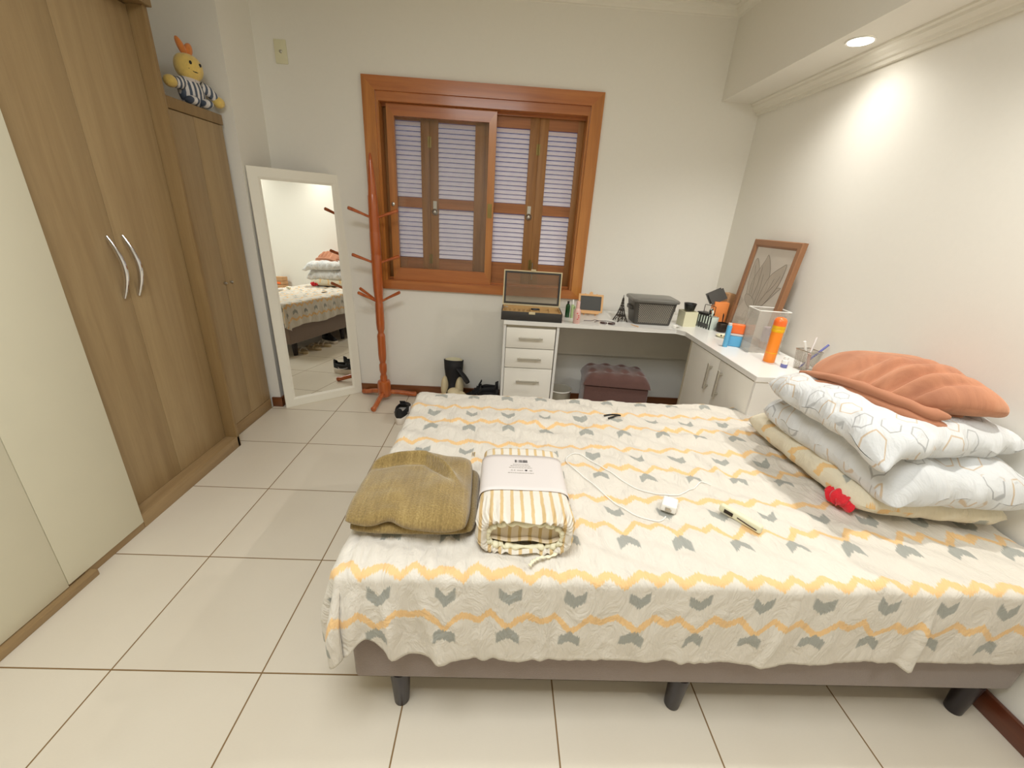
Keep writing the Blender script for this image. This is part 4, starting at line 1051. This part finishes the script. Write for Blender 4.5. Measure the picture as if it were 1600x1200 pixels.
# raised lattice weave on the four sides
bm = bmesh.new()
def lattice(bm, p0, p1, h, y0w, nx, nz):
    p0, p1 = Vector(p0), Vector(p1)
    for k in range(-nz, nx):
        for sgn in (1, -1):
            a = k / nx; pts = []
            for q in range(nz + 1):
                s_ = (k + (q if sgn > 0 else nz - q)) / nx
                if 0 <= s_ <= 1: pts.append((s_, q / nz))
            if len(pts) > 1:
                tube(bm, [y0w(*p0.lerp(p1, s_).to_tuple()[:2], .015 + .12 * q) for s_, q in pts], .0016, 4)
def wl(axis, s):
    def f(x, y, z):
        k = z / .148
        if axis == 'y': return (x * (.118 + .02 * k) / .118, s * (.0895 + .0165 * k + .001), z)
        return (s * (.1195 + .0185 * k + .001), y * (.088 + .018 * k) / .088, z)
    return f
lattice(bm, (-.095, 0, 0), (.095, 0, 0), 0, wl('y', -1), 15, 8); lattice(bm, (-.095, 0, 0), (.095, 0, 0), 0, wl('y', 1), 15, 8)
lattice(bm, (0, -.064, 0), (0, .064, 0), 0, wl('x', 1), 10, 8)
lab(obj('lattice', bm, plain('pale_grey_lattice', srgb(160, 154, 142), .4), t), 'paler woven lattice pattern')
for a, b in ((-.150, -.128), (.128, .150)): box('side_handle', 'gray_pl', (a, b, -.045, .045, .085, .110), .005, t)
bm = bmesh.new(); loft(bm, [[(x, y, z) for x, y in rrect(w_, d_, .03)] for w_, d_, z in ((.140, .108, .146), (.150, .117, .148), (.152, .119, .160), (.146, .113, .166), (.138, .104, .164), (.130, .098, .168), (.05, .04, .170))]); obj('lid', bm, plain('grey_lid', srgb(112, 110, 104), .3), t, True)
# little white gadget
t = thing('plug_adapter', 'small white wall plug adapter lying before the grey basket', 'adapter', (2.262, -.082, DZ), .6)
box('body', 'white_pl', (-.018, .018, -.012, .012, 0, .022), .004, t)
for x in (-.007, .007):
    bm = bmesh.new(); tube(bm, [(x, -.011, .010), (x, -.026, .010)], .002, 8); obj('pin', bm, 'steel', t, True)
# thin brush
bm = bmesh.new(); tube(bm, [(1.985, -.052, DZ + .0032), (2.010, -.100, DZ + .0032), (2.016, -.110, DZ + .0035)], [.0018, .0025, .0032], 8)
tag(obj('eyeliner_brush', bm, 'pine', None, True), 'thin beige brush lying on the desk beside the grey basket', 'brush')
# cream square planter with black bowl
t = thing('cream_pot', 'cream square pot on the desk right of the grey basket', 'pot', (2.378, .025, DZ), .10)
bm = bmesh.new()
for a, b, c, d in ((-.045, .045, -.045, -.040), (-.045, .045, .040, .045), (-.045, -.040, -.040, .040), (.040, .045, -.040, .040)): bx(bm, a, b, c, d, 0, .098)
bx(bm, -.040, .040, -.040, .040, 0, .088); obj('pot', bm, 'cream_pl', t)
t = thing('black_bowl', 'black plastic bowl set on top of the cream square pot', 'bowl', (2.385, .035, DZ + .0985))
bm = bmesh.new(); lathe(bm, [(0, 0), (.028, 0), (.031, .004), (.039, .042), (.041, .046), (.038, .046), (.028, .006), (0, .006)], 26); obj('bowl', bm, 'black_pl', t, True)
# zebra gift box with wire handle
t = thing('zebra_box', 'black and white zebra striped box with wire handle on the desk', 'box', (2.496, -.015, DZ), .35)
box('box', 'zebra', (-.030, .030, -.062, .062, 0, .082), .002, t)
bm = bmesh.new(); bx(bm, -.034, .034, -.020, .066, .0825, .098, .004); lab(obj('lid', bm, 'black_pl', t, True), 'black lid')
bm = bmesh.new(); tube(bm, smoothpath([(0, -.044, .094), (0, -.044, .136), (0, -.036, .146), (0, .036, .146), (0, .044, .136), (0, .044, .094)], 5), .002, 8); obj('wire_handle', bm, 'iron', t, True)
bm = bmesh.new(); bx(bm, -.0315, -.030, -.045, .045, .006, .034); lab(obj('label_panel', bm, 'slate', t), 'dark grey panel')
t = thing('zebra_ring', 'zebra striped bangle leaning on the striped box', 'bangle', (2.487, -.060, DZ + .0825))
bm = bmesh.new(); tube(bm, [(.0, .020 * math.cos(a), .026 + .020 * math.sin(a)) for a in [2 * PI * k / 24 for k in range(25)]], .006, 10); obj('ring', bm, 'zebra', t, True)
# round black pot of brushes
t = thing('brush_pot', 'round dark pot with a black brush beside the zebra box', 'pot', (2.553, -.108, DZ))
bm = bmesh.new(); lathe(bm, [(0, 0), (.026, 0), (.032, .008), (.034, .05), (.030, .058), (.027, .058), (.027, .01), (0, .01)], 24); obj('pot', bm, 'iron', t, True)
bm = bmesh.new(); tube(bm, [(0, 0, .012), (-.006, .0, .07), (-.010, -.002, .105), (-.012, -.002, .118)], [.002, .003, .0045, .002], 8); obj('brush', bm, 'black_pl', t, True)
# orange box with grey flap & kraft box
t = thing('orange_box', 'bright orange carton with an open grey flap in the desk corner', 'carton', (2.590, .045, DZ), -.12)
box('carton', 'carton', (-.045, .045, -.030, .030, 0, .165), .001, t)
bm = bmesh.new(); 
for dx in (0, .012): 
    vs = bx(bm, -.052, .052, -.002, .002, 0, .075); 
    for v in vs: v.co = Matrix.Rotation(math.radians(-18), 4, 'X') @ Matrix.Rotation(math.radians(-28), 4, 'Y') @ v.co + Vector((-.012 - dx, -.01 + dx, .166))
lab(obj('flap', bm, 'gray_pl', t), 'grey open flap')
tag(box('kraft_box', 'kraft', (2.640, 2.690, .065, .150, DZ + .0005, DZ + .215), .002), 'tall narrow kraft cardboard box behind the picture frame', 'cardboard box')
# framed picture
pf = bpy.data.objects.new('framed_picture', None); COL.objects.link(pf); tag(pf, 'brown framed tulip picture leaning on the right wall', 'framed picture')
a_ = -PI / 2; ln = .090
bvec = Vector((math.cos(a_), math.sin(a_), 0)); nv = Vector((-math.sin(a_), math.cos(a_), 0)); uvec = Vector((0, 0, 1)) * math.cos(ln) + nv * math.sin(ln); back = nv * math.cos(ln) - Vector((0, 0, 1)) * math.sin(ln)
mm = Matrix((bvec, back, uvec)).transposed().to_4x4(); mm.translation = Vector((2.598, -.052, DZ + .003)); pf.matrix_world = mm
bm = bmesh.new(); frame_prof(bm, .434, .567, .04, [(0, .028), (0, .004), (.004, 0), (.030, 0), (.036, .005), (.042, .010), (.042, .028)]); obj('frame', bm, 'frame_pic', pf)
pc = box('picture', 'pic', (.040, .394, .012, .020, .040, .527), parent=pf)
def petal(bm, pts, dep, mi):
    P = smoothpath([(x, dep, z) for x, z in pts + [pts[0]]], 6)[:-1]
    f = bm.faces.new([bm.verts.new(p) for p in P]); f.material_index = mi
    tube(bm, [p for p in P] + [P[0]], .0009, 4, caps=False, mi=2)
bm = bmesh.new()
petal(bm, [(.205, .175), (.115, .210), (.075, .300), (.062, .420), (.085, .460), (.150, .370), (.190, .260)], .0105, 1)
petal(bm, [(.215, .175), (.260, .200), (.350, .300), (.375, .330), (.300, .310), (.235, .250)], .0105, 1)
petal(bm, [(.210, .170), (.140, .225), (.108, .330), (.160, .455), (.178, .485), (.240, .400), (.262, .290), (.240, .200)], .0100, 0)
petal(bm, [(.220, .175), (.222, .270), (.252, .375), (.325, .435), (.360, .445), (.350, .340), (.285, .225)], .0095, 0)
petal(bm, [(.212, .168), (.150, .185), (.100, .215), (.090, .250), (.150, .245), (.195, .215)], .0092, 1)
tube(bm, smoothpath([(.212, .009, .172), (.205, .009, .140), (.195, .009, .100), (.190, .009, .060)], 5), .003, 6, mi=2)
for a, b in (((.16, .23), (.158, .42)), ((.20, .22), (.190, .38)), ((.235, .22), (.30, .37)), ((.14, .26), (.085, .42)), ((.28, .29), (.34, .39))):
    tube(bm, smoothpath([(a[0], .0088, a[1]), ((a[0] + b[0]) / 2 + .01, .0088, (a[1] + b[1]) / 2), (b[0], .0088, b[1])], 5), .0008, 4, mi=2)
obj('flower_print', bm, ['petal', 'petal2', 'vein'], pc)
box('picture_glass', 'glass', (.040, .394, .0060, .0070, .040, .527), parent=pf)
# beaded tray
t = thing('beaded_dish', 'flat cream dish with small beads beside the blue packet', 'dish', (2.500, -.245, DZ), .2)
bm = bmesh.new(); lathe(bm, [(0, 0), (.034, 0), (.044, .010), (.042, .011), (.034, .004), (0, .004)], 24); obj('dish', bm, 'cream_pl', t, True)
for k in range(5):
    bm = bmesh.new(); a = -2.6 + k * .42; ellipsoid(bm, (.040 * math.cos(a), .040 * math.sin(a), .0150), (.005, .005, .005), seg=10); obj('bead', bm, 'kraft' if k % 2 else 'iron', t, True)
# blue sachet
t = thing('blue_packet', 'blue and orange hygiene packet standing before the clear box', 'packet', (2.440, -.438, DZ), -.40)
bm = bmesh.new(); bx(bm, -.030, .052, -.014, .014, 0, .062, .006, 3); lab(obj('lower_half', bm, 'blue', t, True), 'light blue lower half')
bm = bmesh.new(); bx(bm, -.028, .052, -.0145, .0145, .062, .074, .003); obj('middle_band', bm, 'card', t, True)
bm = bmesh.new(); bx(bm, -.020, .052, -.014, .014, .074, .128, .006, 3); lab(obj('upper_half', bm, 'orange2', t, True), 'orange upper half')
t = thing('blue_tube', 'slim light blue tube standing left of the blue and orange packet', 'tube', (2.398, -.462, DZ))
bm = bmesh.new(); lathe(bm, [(0, 0), (.012, 0), (.013, .003), (.013, .118), (.011, .122), (0, .122)], 20); obj('tube', bm, 'blue', t, True)
bm = bmesh.new(); lathe(bm, [(0, .1215), (.0105, .1215), (.010, .134), (0, .134)], 18); obj('cap', bm, 'card', t, True)
# clear box
t = thing('acrylic_organiser', 'tall clear acrylic organiser box on the desk before the picture', 'organiser', (2.565, -.505, DZ), -.10)
bm = bmesh.new()
W_, D_ = .080, .062; Hh = .228
for a, b, c, d in ((-W_, W_, -D_, -D_ + .003), (-W_, W_, D_ - .003, D_), (-W_, -W_ + .003, -D_ + .003, D_ - .003), (W_ - .003, W_, -D_ + .003, D_ - .003)): bx(bm, a, b, c, d, 0, Hh)
bx(bm, -W_ + .003, W_ - .003, -D_ + .003, D_ - .003, 0, .003); obj('box', bm, 'acrylic', t)
bm = bmesh.new(); frame_e = [(-W_, -D_), (W_, -D_), (W_, D_), (-W_, D_)]
for z in (.0015, Hh):
    bm = bmesh.new()
    for k in range(4):
        a, b = frame_e[k], frame_e[(k + 1) % 4]; tube(bm, [(a[0], a[1], z), (b[0], b[1], z)], .0026 if z > .1 else .0015, 6)
    lab(obj('rim', bm, 'white_pl', t), 'pale polished rim')
bm = bmesh.new(); bx(bm, .000, .045, -.02, .02, .05, .135, .01); bx(bm, .0, .02, -.06, -.055, .10, .18); lab(obj('contents', bm, plain('lilac_item', srgb(176, 160, 176), .4, var=.2), t, True), 'lilac and grey contents')
# orange spray can
t = thing('deodorant_can', 'tall orange spray can with rounded cap beside the clear organiser', 'spray can', (2.505, -.700, DZ))
bm = bmesh.new(); lathe(bm, [(0, 0), (.026, 0), (.027, .003), (.027, .150), (.0262, .156), (0, .156)], 30); obj('can', bm, 'orange', t, True)
bm = bmesh.new(); lathe(bm, [(0, .155), (.0285, .155), (.0290, .158), (.0290, .168), (.0275, .170), (.0290, .172), (.0290, .186), (0, .186)], 30); lab(obj('band', bm, 'yellow', t, True), 'yellow grooved collar')
bm = bmesh.new(); lathe(bm, [(0, .185), (.0285, .185), (.0285, .205), (.026, .216), (.020, .223), (.010, .2265), (0, .227)], 30); lab(obj('cap', bm, 'orange2', t, True), 'red-orange domed cap')
bm = bmesh.new(); lathe(bm, [(.0, .048), (.0274, .048), (.0274, .051), (0, .051)], 30); obj('stripe', bm, 'yellow', t, True)
# pill bottle
t = thing('pill_bottle', 'little white bottle with purple bottom beside the orange can', 'bottle', (2.528, -.785, DZ))
bm = bmesh.new(); lathe(bm, [(0, 0), (.013, 0), (.015, .003), (.015, .018), (0, .018)], 22); lab(obj('lower_half', bm, 'purple', t, True), 'purple lower half')
bm = bmesh.new(); lathe(bm, [(0, .0175), (.015, .0175), (.015, .036), (.010, .041), (0, .041)], 22); obj('bottle', bm, 'white_pl', t, True)
bm = bmesh.new(); lathe(bm, [(0, .0405), (.0105, .0405), (.0105, .053), (0, .053)], 22); obj('cap', bm, 'white_pl', t, True)
# mesh pencil cup
t = thing('pencil_cup', 'wire mesh pencil cup on the desk by the brown blanket', 'pencil cup', (2.618, -.800, DZ), .2)
bm = bmesh.new(); hw0, hw1, ch = .030, .038, .095
def cp(a, z):
    w_ = hw0 + (hw1 - hw0) * z / ch; P = [(-w_, -w_), (w_, -w_), (w_, w_), (-w_, w_)]; k = int(a) % 4; f_ = a - int(a)
    return (P[k][0] * (1 - f_) + P[(k + 1) % 4][0] * f_, P[k][1] * (1 - f_) + P[(k + 1) % 4][1] * f_, z)
for i in range(40): tube(bm, [cp(i / 10, 0), cp(i / 10, ch)], .0007, 4)
for j in range(15): tube(bm, [cp(k, ch * j / 14) for k in (0, 1, 2, 3)] + [cp(0, ch * j / 14)], .0007, 4)
bx(bm, -hw0, hw0, -hw0, hw0, 0, .002); obj('mesh_body', bm, 'steel', t)
bm = bmesh.new(); tube(bm, [cp(k, ch) for k in (0, .5, 1, 1.5, 2, 2.5, 3, 3.5)] + [cp(0, ch)], .0028, 6); obj('rim', bm, 'steel', t)
for nm, mt, a, b, r, lb in (('pen', 'purple', (-.018, .01, .004), (.062, -.030, .130), .0042, 'blue ballpoint pen standing in the wire mesh cup'), ('pen', 'white_pl', (.02, .0, .004), (-.034, .01, .135), .005, 'white pen leaning left in the wire mesh cup'),
                        ('pen', 'card', (-.02, -.015, .004), (.040, .020, .150), .004, 'tall white pen leaning right in the wire mesh cup'), ('marker', 'pink', (.0, -.02, .004), (-.022, -.024, .085), .006, 'short pinkish marker in the wire mesh cup')):
    q = thing(nm, lb, nm, (2.618, -.800, DZ), .2); bm = bmesh.new(); A, B = Vector(a), Vector(b)
    tube(bm, [A, A.lerp(B, .1), B], [.001, r, r], 10); obj('barrel', bm, mt, q, True)
    bm = bmesh.new(); tube(bm, [A.lerp(B, .72), A.lerp(B, 1.02)], r * 1.15, 10); obj('cap', bm, mt, q, True)

# ------------------------------------------------------------------ shoes
def shoe(name, label, loc, rz, mats, L=.27, Wd=.048, Hc=.085, strap=False, swoosh=False, stripes=False, group=None, tongue=True, sh=.034):
    t = thing(name, label, 'shoe', loc, rz, group)
    um, sm_ = mats
    n = 22; bm = bmesh.new(); rings = []
    def half(s):  # heel s=0 -> toe s=1 (local +y = toe)
        return Wd * (.72 + .10 * math.sin(s * 9 - 1.0) + .28 * s) * min(1, (math.sin(max(.0, min(1, s)) * PI) + .02) ** .33)
    def sole_r(z, gr=1.0):
        P = []
        for k in range(40):
            a = 2 * PI * k / 40; s = .5 - .5 * math.cos(a)
            P.append((math.copysign(half(s), math.sin(a)) * gr if 0 < k != 20 else 0, (s - .5) * L * (1 + (gr - 1) * .3), z))
        return P
    loft(bm, [sole_r(0, .96), sole_r(.004, 1.04), sole_r(sh - .004, 1.06), sole_r(sh, 1.0)]); obj('sole', bm, sm_, t, True, 60)
    # upper: arches lofted along the foot, open collar at the heel half
    bm = bmesh.new(); S = [k / n for k in range(n + 1)]; G = []
    for s in S:
        s2 = .015 + s * .97; w_ = half(s2) * .97
        h = Hc * (1 - sst(.35, .95, s)) + .030 * sst(.35, .95, s) + (.014 * (1 - sst(0, .12, s)))
        if s > .93: h *= .75
        row = []
        for k in range(13):
            a = PI * k / 12; row.append(bm.verts.new((w_ * math.copysign(abs(math.cos(a)) ** .7, math.cos(a)), (s2 - .5) * L, .028 + h * abs(math.sin(a)) ** .75)))
        G.append(row)
    for j in range(n):
        for k in range(12):
            if 3 <= k <= 8 and .06 < S[j] < .48: continue
            bm.faces.new((G[j][k], G[j][k + 1], G[j + 1][k + 1], G[j + 1][k]))
    bm.faces.new(G[0]); bm.faces.new(G[-1])
    up = obj('upper', bm, um, t, True, 70); md = up.modifiers.new('t', 'SOLIDIFY'); md.thickness = .005; md.offset = -1
    if tongue:
        bm = bmesh.new(); vs = bx(bm, -.020, .020, -.004, .004, -.02, .030, .003)
        for v in bm.verts: v.co = Matrix.Rotation(math.radians(28), 4, 'X') @ v.co + Vector((0, .012, Hc + .012))
        obj('tongue', bm, um, t, True)
        bm = bmesh.new()
        for q in range(4):
            yy = .03 + .018 * q; zq = .028 + Hc * (1 - sst(.35, .95, yy / L + .5)) + .030 * sst(.35, .95, yy / L + .5)
            tube(bm, smoothpath([(-.020, yy, zq - .004), (0, yy + .004, zq + .004), (.020, yy, zq - .004)], 4), .0025, 6)
        obj('laces', bm, sm_ if stripes else um, t, True)
    if strap:
        bm = bmesh.new(); bx(bm, -.012, .012, -.003, .003, 0, .085, .002)
        for v in bm.verts: v.co = Matrix.Rotation(math.radians(22), 4, 'Y') @ v.co + Vector((.03, -.03, .075))
        obj('strap', bm, um, t, True)
    if swoosh or stripes:
        bm = bmesh.new()
        for sd in (-1, 1):
            if swoosh:
                pts = [(-.065, .072), (-.05, .058), (-.02, .058), (.03, .070)]
                tube(bm, smoothpath([(sd * (half(y / L + .5) * .99 + .001), y, z - .006) for y, z in pts], 5), [.0015 + .005 * math.sin(min(1, k / 15 * 1.3) * PI * .75) for k in range(16)], 8, flat=.3)
            else:
                for q in (0, 1, 2): tube(bm, [(sd * (half(.58 + .07 * q) * .98), .022 + .018 * q, .036), (sd * (half(.52 + .07 * q) * .86), .010 + .018 * q, .066)], .0035, 6)
        lab(obj('side_mark', bm, 'card', t, True), 'white side mark')
    return t
shoe('sneaker', 'black sneaker with white sole, heel toward the bed, near the rack foot', (.482, -.030, 0), .02, ('black', 'shoe_white'), swoosh=True, sh=.048, Wd=.056, Hc=.080)
shoe('sneaker', 'black strapped shoe half hidden by the corner of the bed', (.620, -.005, 0), -.25, ('black', 'shoe_white'), strap=True, swoosh=True)
shoe('sneaker', 'black high shoe against the skirting between boot and drawers', (1.015, .290, 0), PI / 2, ('black', 'shoe_white'), stripes=False, Hc=.135, sh=.03)
shoe('sneaker', 'black shoe with white side stripes behind the bed, left of the drawers', (1.020, .155, 0), PI / 2 + .06, ('black', 'black_pl'), stripes=True, Hc=.120, sh=.03)
# sandals under the bed (seen in the mirror)
for i, (x, y, a, lb) in enumerate(((1.02, -.93, .5, 'beige sandal under the bed, nearest the bed leg'), (1.17, -.90, .3, 'beige sandal under the bed, the middle one of three'), (1.33, -.90, .2, 'beige sandal under the bed, furthest from the mirror'))):
    t = thing('sandal', lb + ', seen in the mirror', 'sandal', (x, y, 0), a, 'sandals under the bed')
    bm = bmesh.new(); P = [(.040 * math.sin(2 * PI * k / 30) * (1 + .12 * math.cos(2 * PI * k / 30)), .125 * math.cos(2 * PI * k / 30)) for k in range(30)]
    loft(bm, [[(p[0], p[1], 0) for p in P], [(p[0], p[1], .022) for p in P]]); obj('footbed', bm, 'sandal', t, True)
    for yy in (.05, -.02):
        bm = bmesh.new(); tube(bm, [(.040 * math.cos(q), yy, .018 + .042 * math.sin(q)) for q in [PI * k / 10 for k in range(11)]], .010, 8, flat=.25); obj('strap', bm, 'sandal' if i % 2 else 'shoe_white', t, True)
shoe('sneaker', 'black shoe with white sole under the bed beside the sandals', (1.50, -.93, 0), .4, ('black', 'shoe_white'))
# roller-blade style boot and helmet-like slippers by the wall
t = thing('boot', 'tall black and cream boot standing open against the wall under the window', 'boot', (.800, .256, 0), 3.0)
bm = bmesh.new(); G = []
secs = [(.0, .062, .115, .025), (.03, .058, .112, .025), (.06, .052, .10, .02), (.10, .046, .075, .0), (.14, .050, .058, -.015), (.20, .060, .056, -.018), (.27, .070, .062, -.020), (.335, .074, .066, -.022)]
loft(bm, [[(wd * math.cos(2 * PI * k / 28), cy + ly * math.sin(2 * PI * k / 28), z + (.012 * math.sin(2 * PI * k / 28) if z > .3 else 0)) for k in range(28)] for z, wd, ly, cy in secs], True, False)
o = obj('shaft', bm, 'black', t, True); md = o.modifiers.new('t', 'SOLIDIFY'); md.thickness = .006; md.offset = -1
bm = bmesh.new(); loft(bm, [[((wd - .008) * math.cos(2 * PI * k / 28), cy + (ly - .008) * math.sin(2 * PI * k / 28), z) for k in range(28)] for z, wd, ly, cy in secs[4:]], True, False); lab(obj('lining', bm, 'cream_fab', t, True), 'cream fleece lining')
for s in (-1, 1):
    bm = bmesh.new(); fuzzy(ellipsoid(bm, (s * .055, .02, .130), (.030, .055, .085)), .002); lab(obj('side_shell', bm, 'cream_boot', t, True), 'cream side panel')
bm = bmesh.new(); ellipsoid(bm, (0, .075, .05), (.058, .060, .052)); lab(obj('toe_cap', bm, 'cream_boot', t, True), 'cream toe cap')
bm = bmesh.new(); loft(bm, [[(.064 * gx * math.cos(2 * PI * k / 28), .018 + .118 * gx * math.sin(2 * PI * k / 28), z) for k in range(28)] for z, gx in ((0, .95), (.004, 1), (.022, 1), (.024, .95))]); obj('sole', bm, 'black_pl', t, True)
bm = bmesh.new(); tube(bm, smoothpath([(-.040, .03, .29), (-.085, .040, .245), (-.115, .045, .205), (-.130, .050, .185)], 5), [.018, .02, .022, .023, .024, .026, .028, .029, .030, .030, .030, .029, .028, .026, .022, .012], 14, flat=.45); lab(obj('open_flap', bm, 'black', t, True), 'black flap hanging open')
t = thing('slipper', 'round cream padded slipper in front of the tall boot', 'slipper', (.872, .045, 0), -.1)
bm = bmesh.new(); loft(bm, [[(.052 * gx * math.cos(2 * PI * k / 28), .115 * gx * math.sin(2 * PI * k / 28), z) for k in range(28)] for z, gx in ((0, .95), (.004, 1), (.018, 1), (.020, .95))]); obj('sole', bm, 'shoe_white', t, True)
bm = bmesh.new(); ellipsoid(bm, (0, .0, .095), (.062, .085, .080)); ellipsoid(bm, (-.045, .01, .165), (.045, .05, .030)); obj('padded_upper', bm, 'cream_boot', t, True)
bm = bmesh.new(); tube(bm, [(.050 * math.cos(a), .072 * math.sin(a), .050) for a in [2 * PI * k / 24 for k in range(25)]], .014, 10); obj('cuff', bm, 'black', t, True)

# nightstand and wooden box beyond the bed (seen in the mirror)
t = thing('nightstand', 'low white nightstand beyond the bed, seen in the mirror', 'nightstand', (2.51, -2.50, 0))
box('body', 'desk', (-.17, .17, -.20, .20, 0, .47), .004, t)
box('drawer', 'desk_front', (-.16, .16, .2005, .214, .28, .45), .003, t)
t = thing('wooden_crate', 'small wooden box on the white nightstand, seen in the mirror', 'wooden box', (2.60, -2.42, .4705), .1)
bm = bmesh.new(); bx(bm, -.05, .05, -.085, .085, 0, .05, .003); bx(bm, -.05, .05, -.085, .085, .054, .10, .003); bx(bm, -.05, .05, -.085, .085, .104, .16, .003); obj('slats', bm, 'kraft', t)
box('handle', 'orange2', (-.054, -.05, -.05, .05, .06, .09), .001, t)

# ------------------------------------------------------------------ lights
def downlight(y, power, i):
    t = thing('downlight', ['recessed round downlight in the beam, the one in view', 'recessed downlight in the beam above the bed', 'recessed downlight in the beam nearest the doorway'][i], 'downlight', (2.545, y, 2.1))
    bm = bmesh.new(); lathe(bm, [(.044, -.001), (.052, -.001), (.053, -.003), (.050, -.005), (.044, -.004), (.044, -.001)], 30); obj('bezel', bm, 'white_pl', t, True)
    bm = bmesh.new(); lathe(bm, [(0, -.005), (.044, -.005), (.044, -.001), (0, -.001)], 30); obj('lamp_disc', bm, plain('led_disc_%d' % i, (1, .95, .85), .5, emit=((1, .95, .86), 14)), t)
    L = bpy.data.lights.new('downlight_beam', 'SPOT'); L.energy = power; L.color = (1, .975, .925); L.spot_size = math.radians(150); L.spot_blend = .9; L.shadow_soft_size = .03
    L.use_nodes = True; nt = L.node_tree; em = next(n for n in nt.nodes if n.type == 'EMISSION'); lf = nt.nodes.new('ShaderNodeLightFalloff'); lf.inputs['Strength'].default_value = 1.0; lf.inputs['Smooth'].default_value = .55; nt.links.new(lf.outputs['Quadratic'], em.inputs['Strength'])
    o = bpy.data.objects.new('downlight_beam', L); COL.objects.link(o); o.location = (0, 0, -.012); o.parent = t
P0 = 49
downlight(-.600, P0, 0); downlight(-1.63, P0 * .95, 1); downlight(-2.66, P0 * .35, 2)
def area(name, loc, rot, size, e, col):
    L = bpy.data.lights.new(name, 'AREA'); L.shape = 'RECTANGLE'; L.size, L.size_y = size; L.energy = e; L.color = col
    o = bpy.data.objects.new(name, L); COL.objects.link(o); o.location = loc; o.rotation_euler = rot; return o
# soft fill panel added under the near ceiling, out of view, to lift the room
t = thing('fill_lamp', 'flat square fill light added out of view in the near half of the room', 'fill light', (.85, -2.45, ZC))
box('housing', 'white_pl', (-.45, .45, -.45, .45, -.02, -.001), .004, t)
o = area('fill_panel', (0, 0, -.024), (0, 0, 0), (.9, .9), 35, (.93, .97, 1.0)); o.parent = t
w_ = bpy.data.worlds.new('World'); SC.world = w_; w_.use_nodes = True
bg = w_.node_tree.nodes['Background']; bg.inputs[0].default_value = (.45, .50, 1.0, 1); bg.inputs[1].default_value = .12

# ------------------------------------------------------------------ camera
cam = bpy.data.cameras.new('camera'); co = bpy.data.objects.new('camera', cam); COL.objects.link(co)
co.location = (1.1297, -2.6512, 1.3484); co.rotation_euler = (1.1853025, -.0594522, -.0174459)
cam.sensor_fit = 'HORIZONTAL'; cam.sensor_width = 36; cam.lens = 640.84 * 36 / 1600; cam.clip_start = .02
SC.camera = co
SC.view_settings.view_transform = 'Standard'; SC.view_settings.look = 'None'
SC.view_settings.exposure = 0.26; SC.view_settings.gamma = 1; SC.view_settings.use_curve_mapping = False
SC.cycles.max_bounces = 12; SC.cycles.diffuse_bounces = 6; SC.cycles.transparent_max_bounces = 24
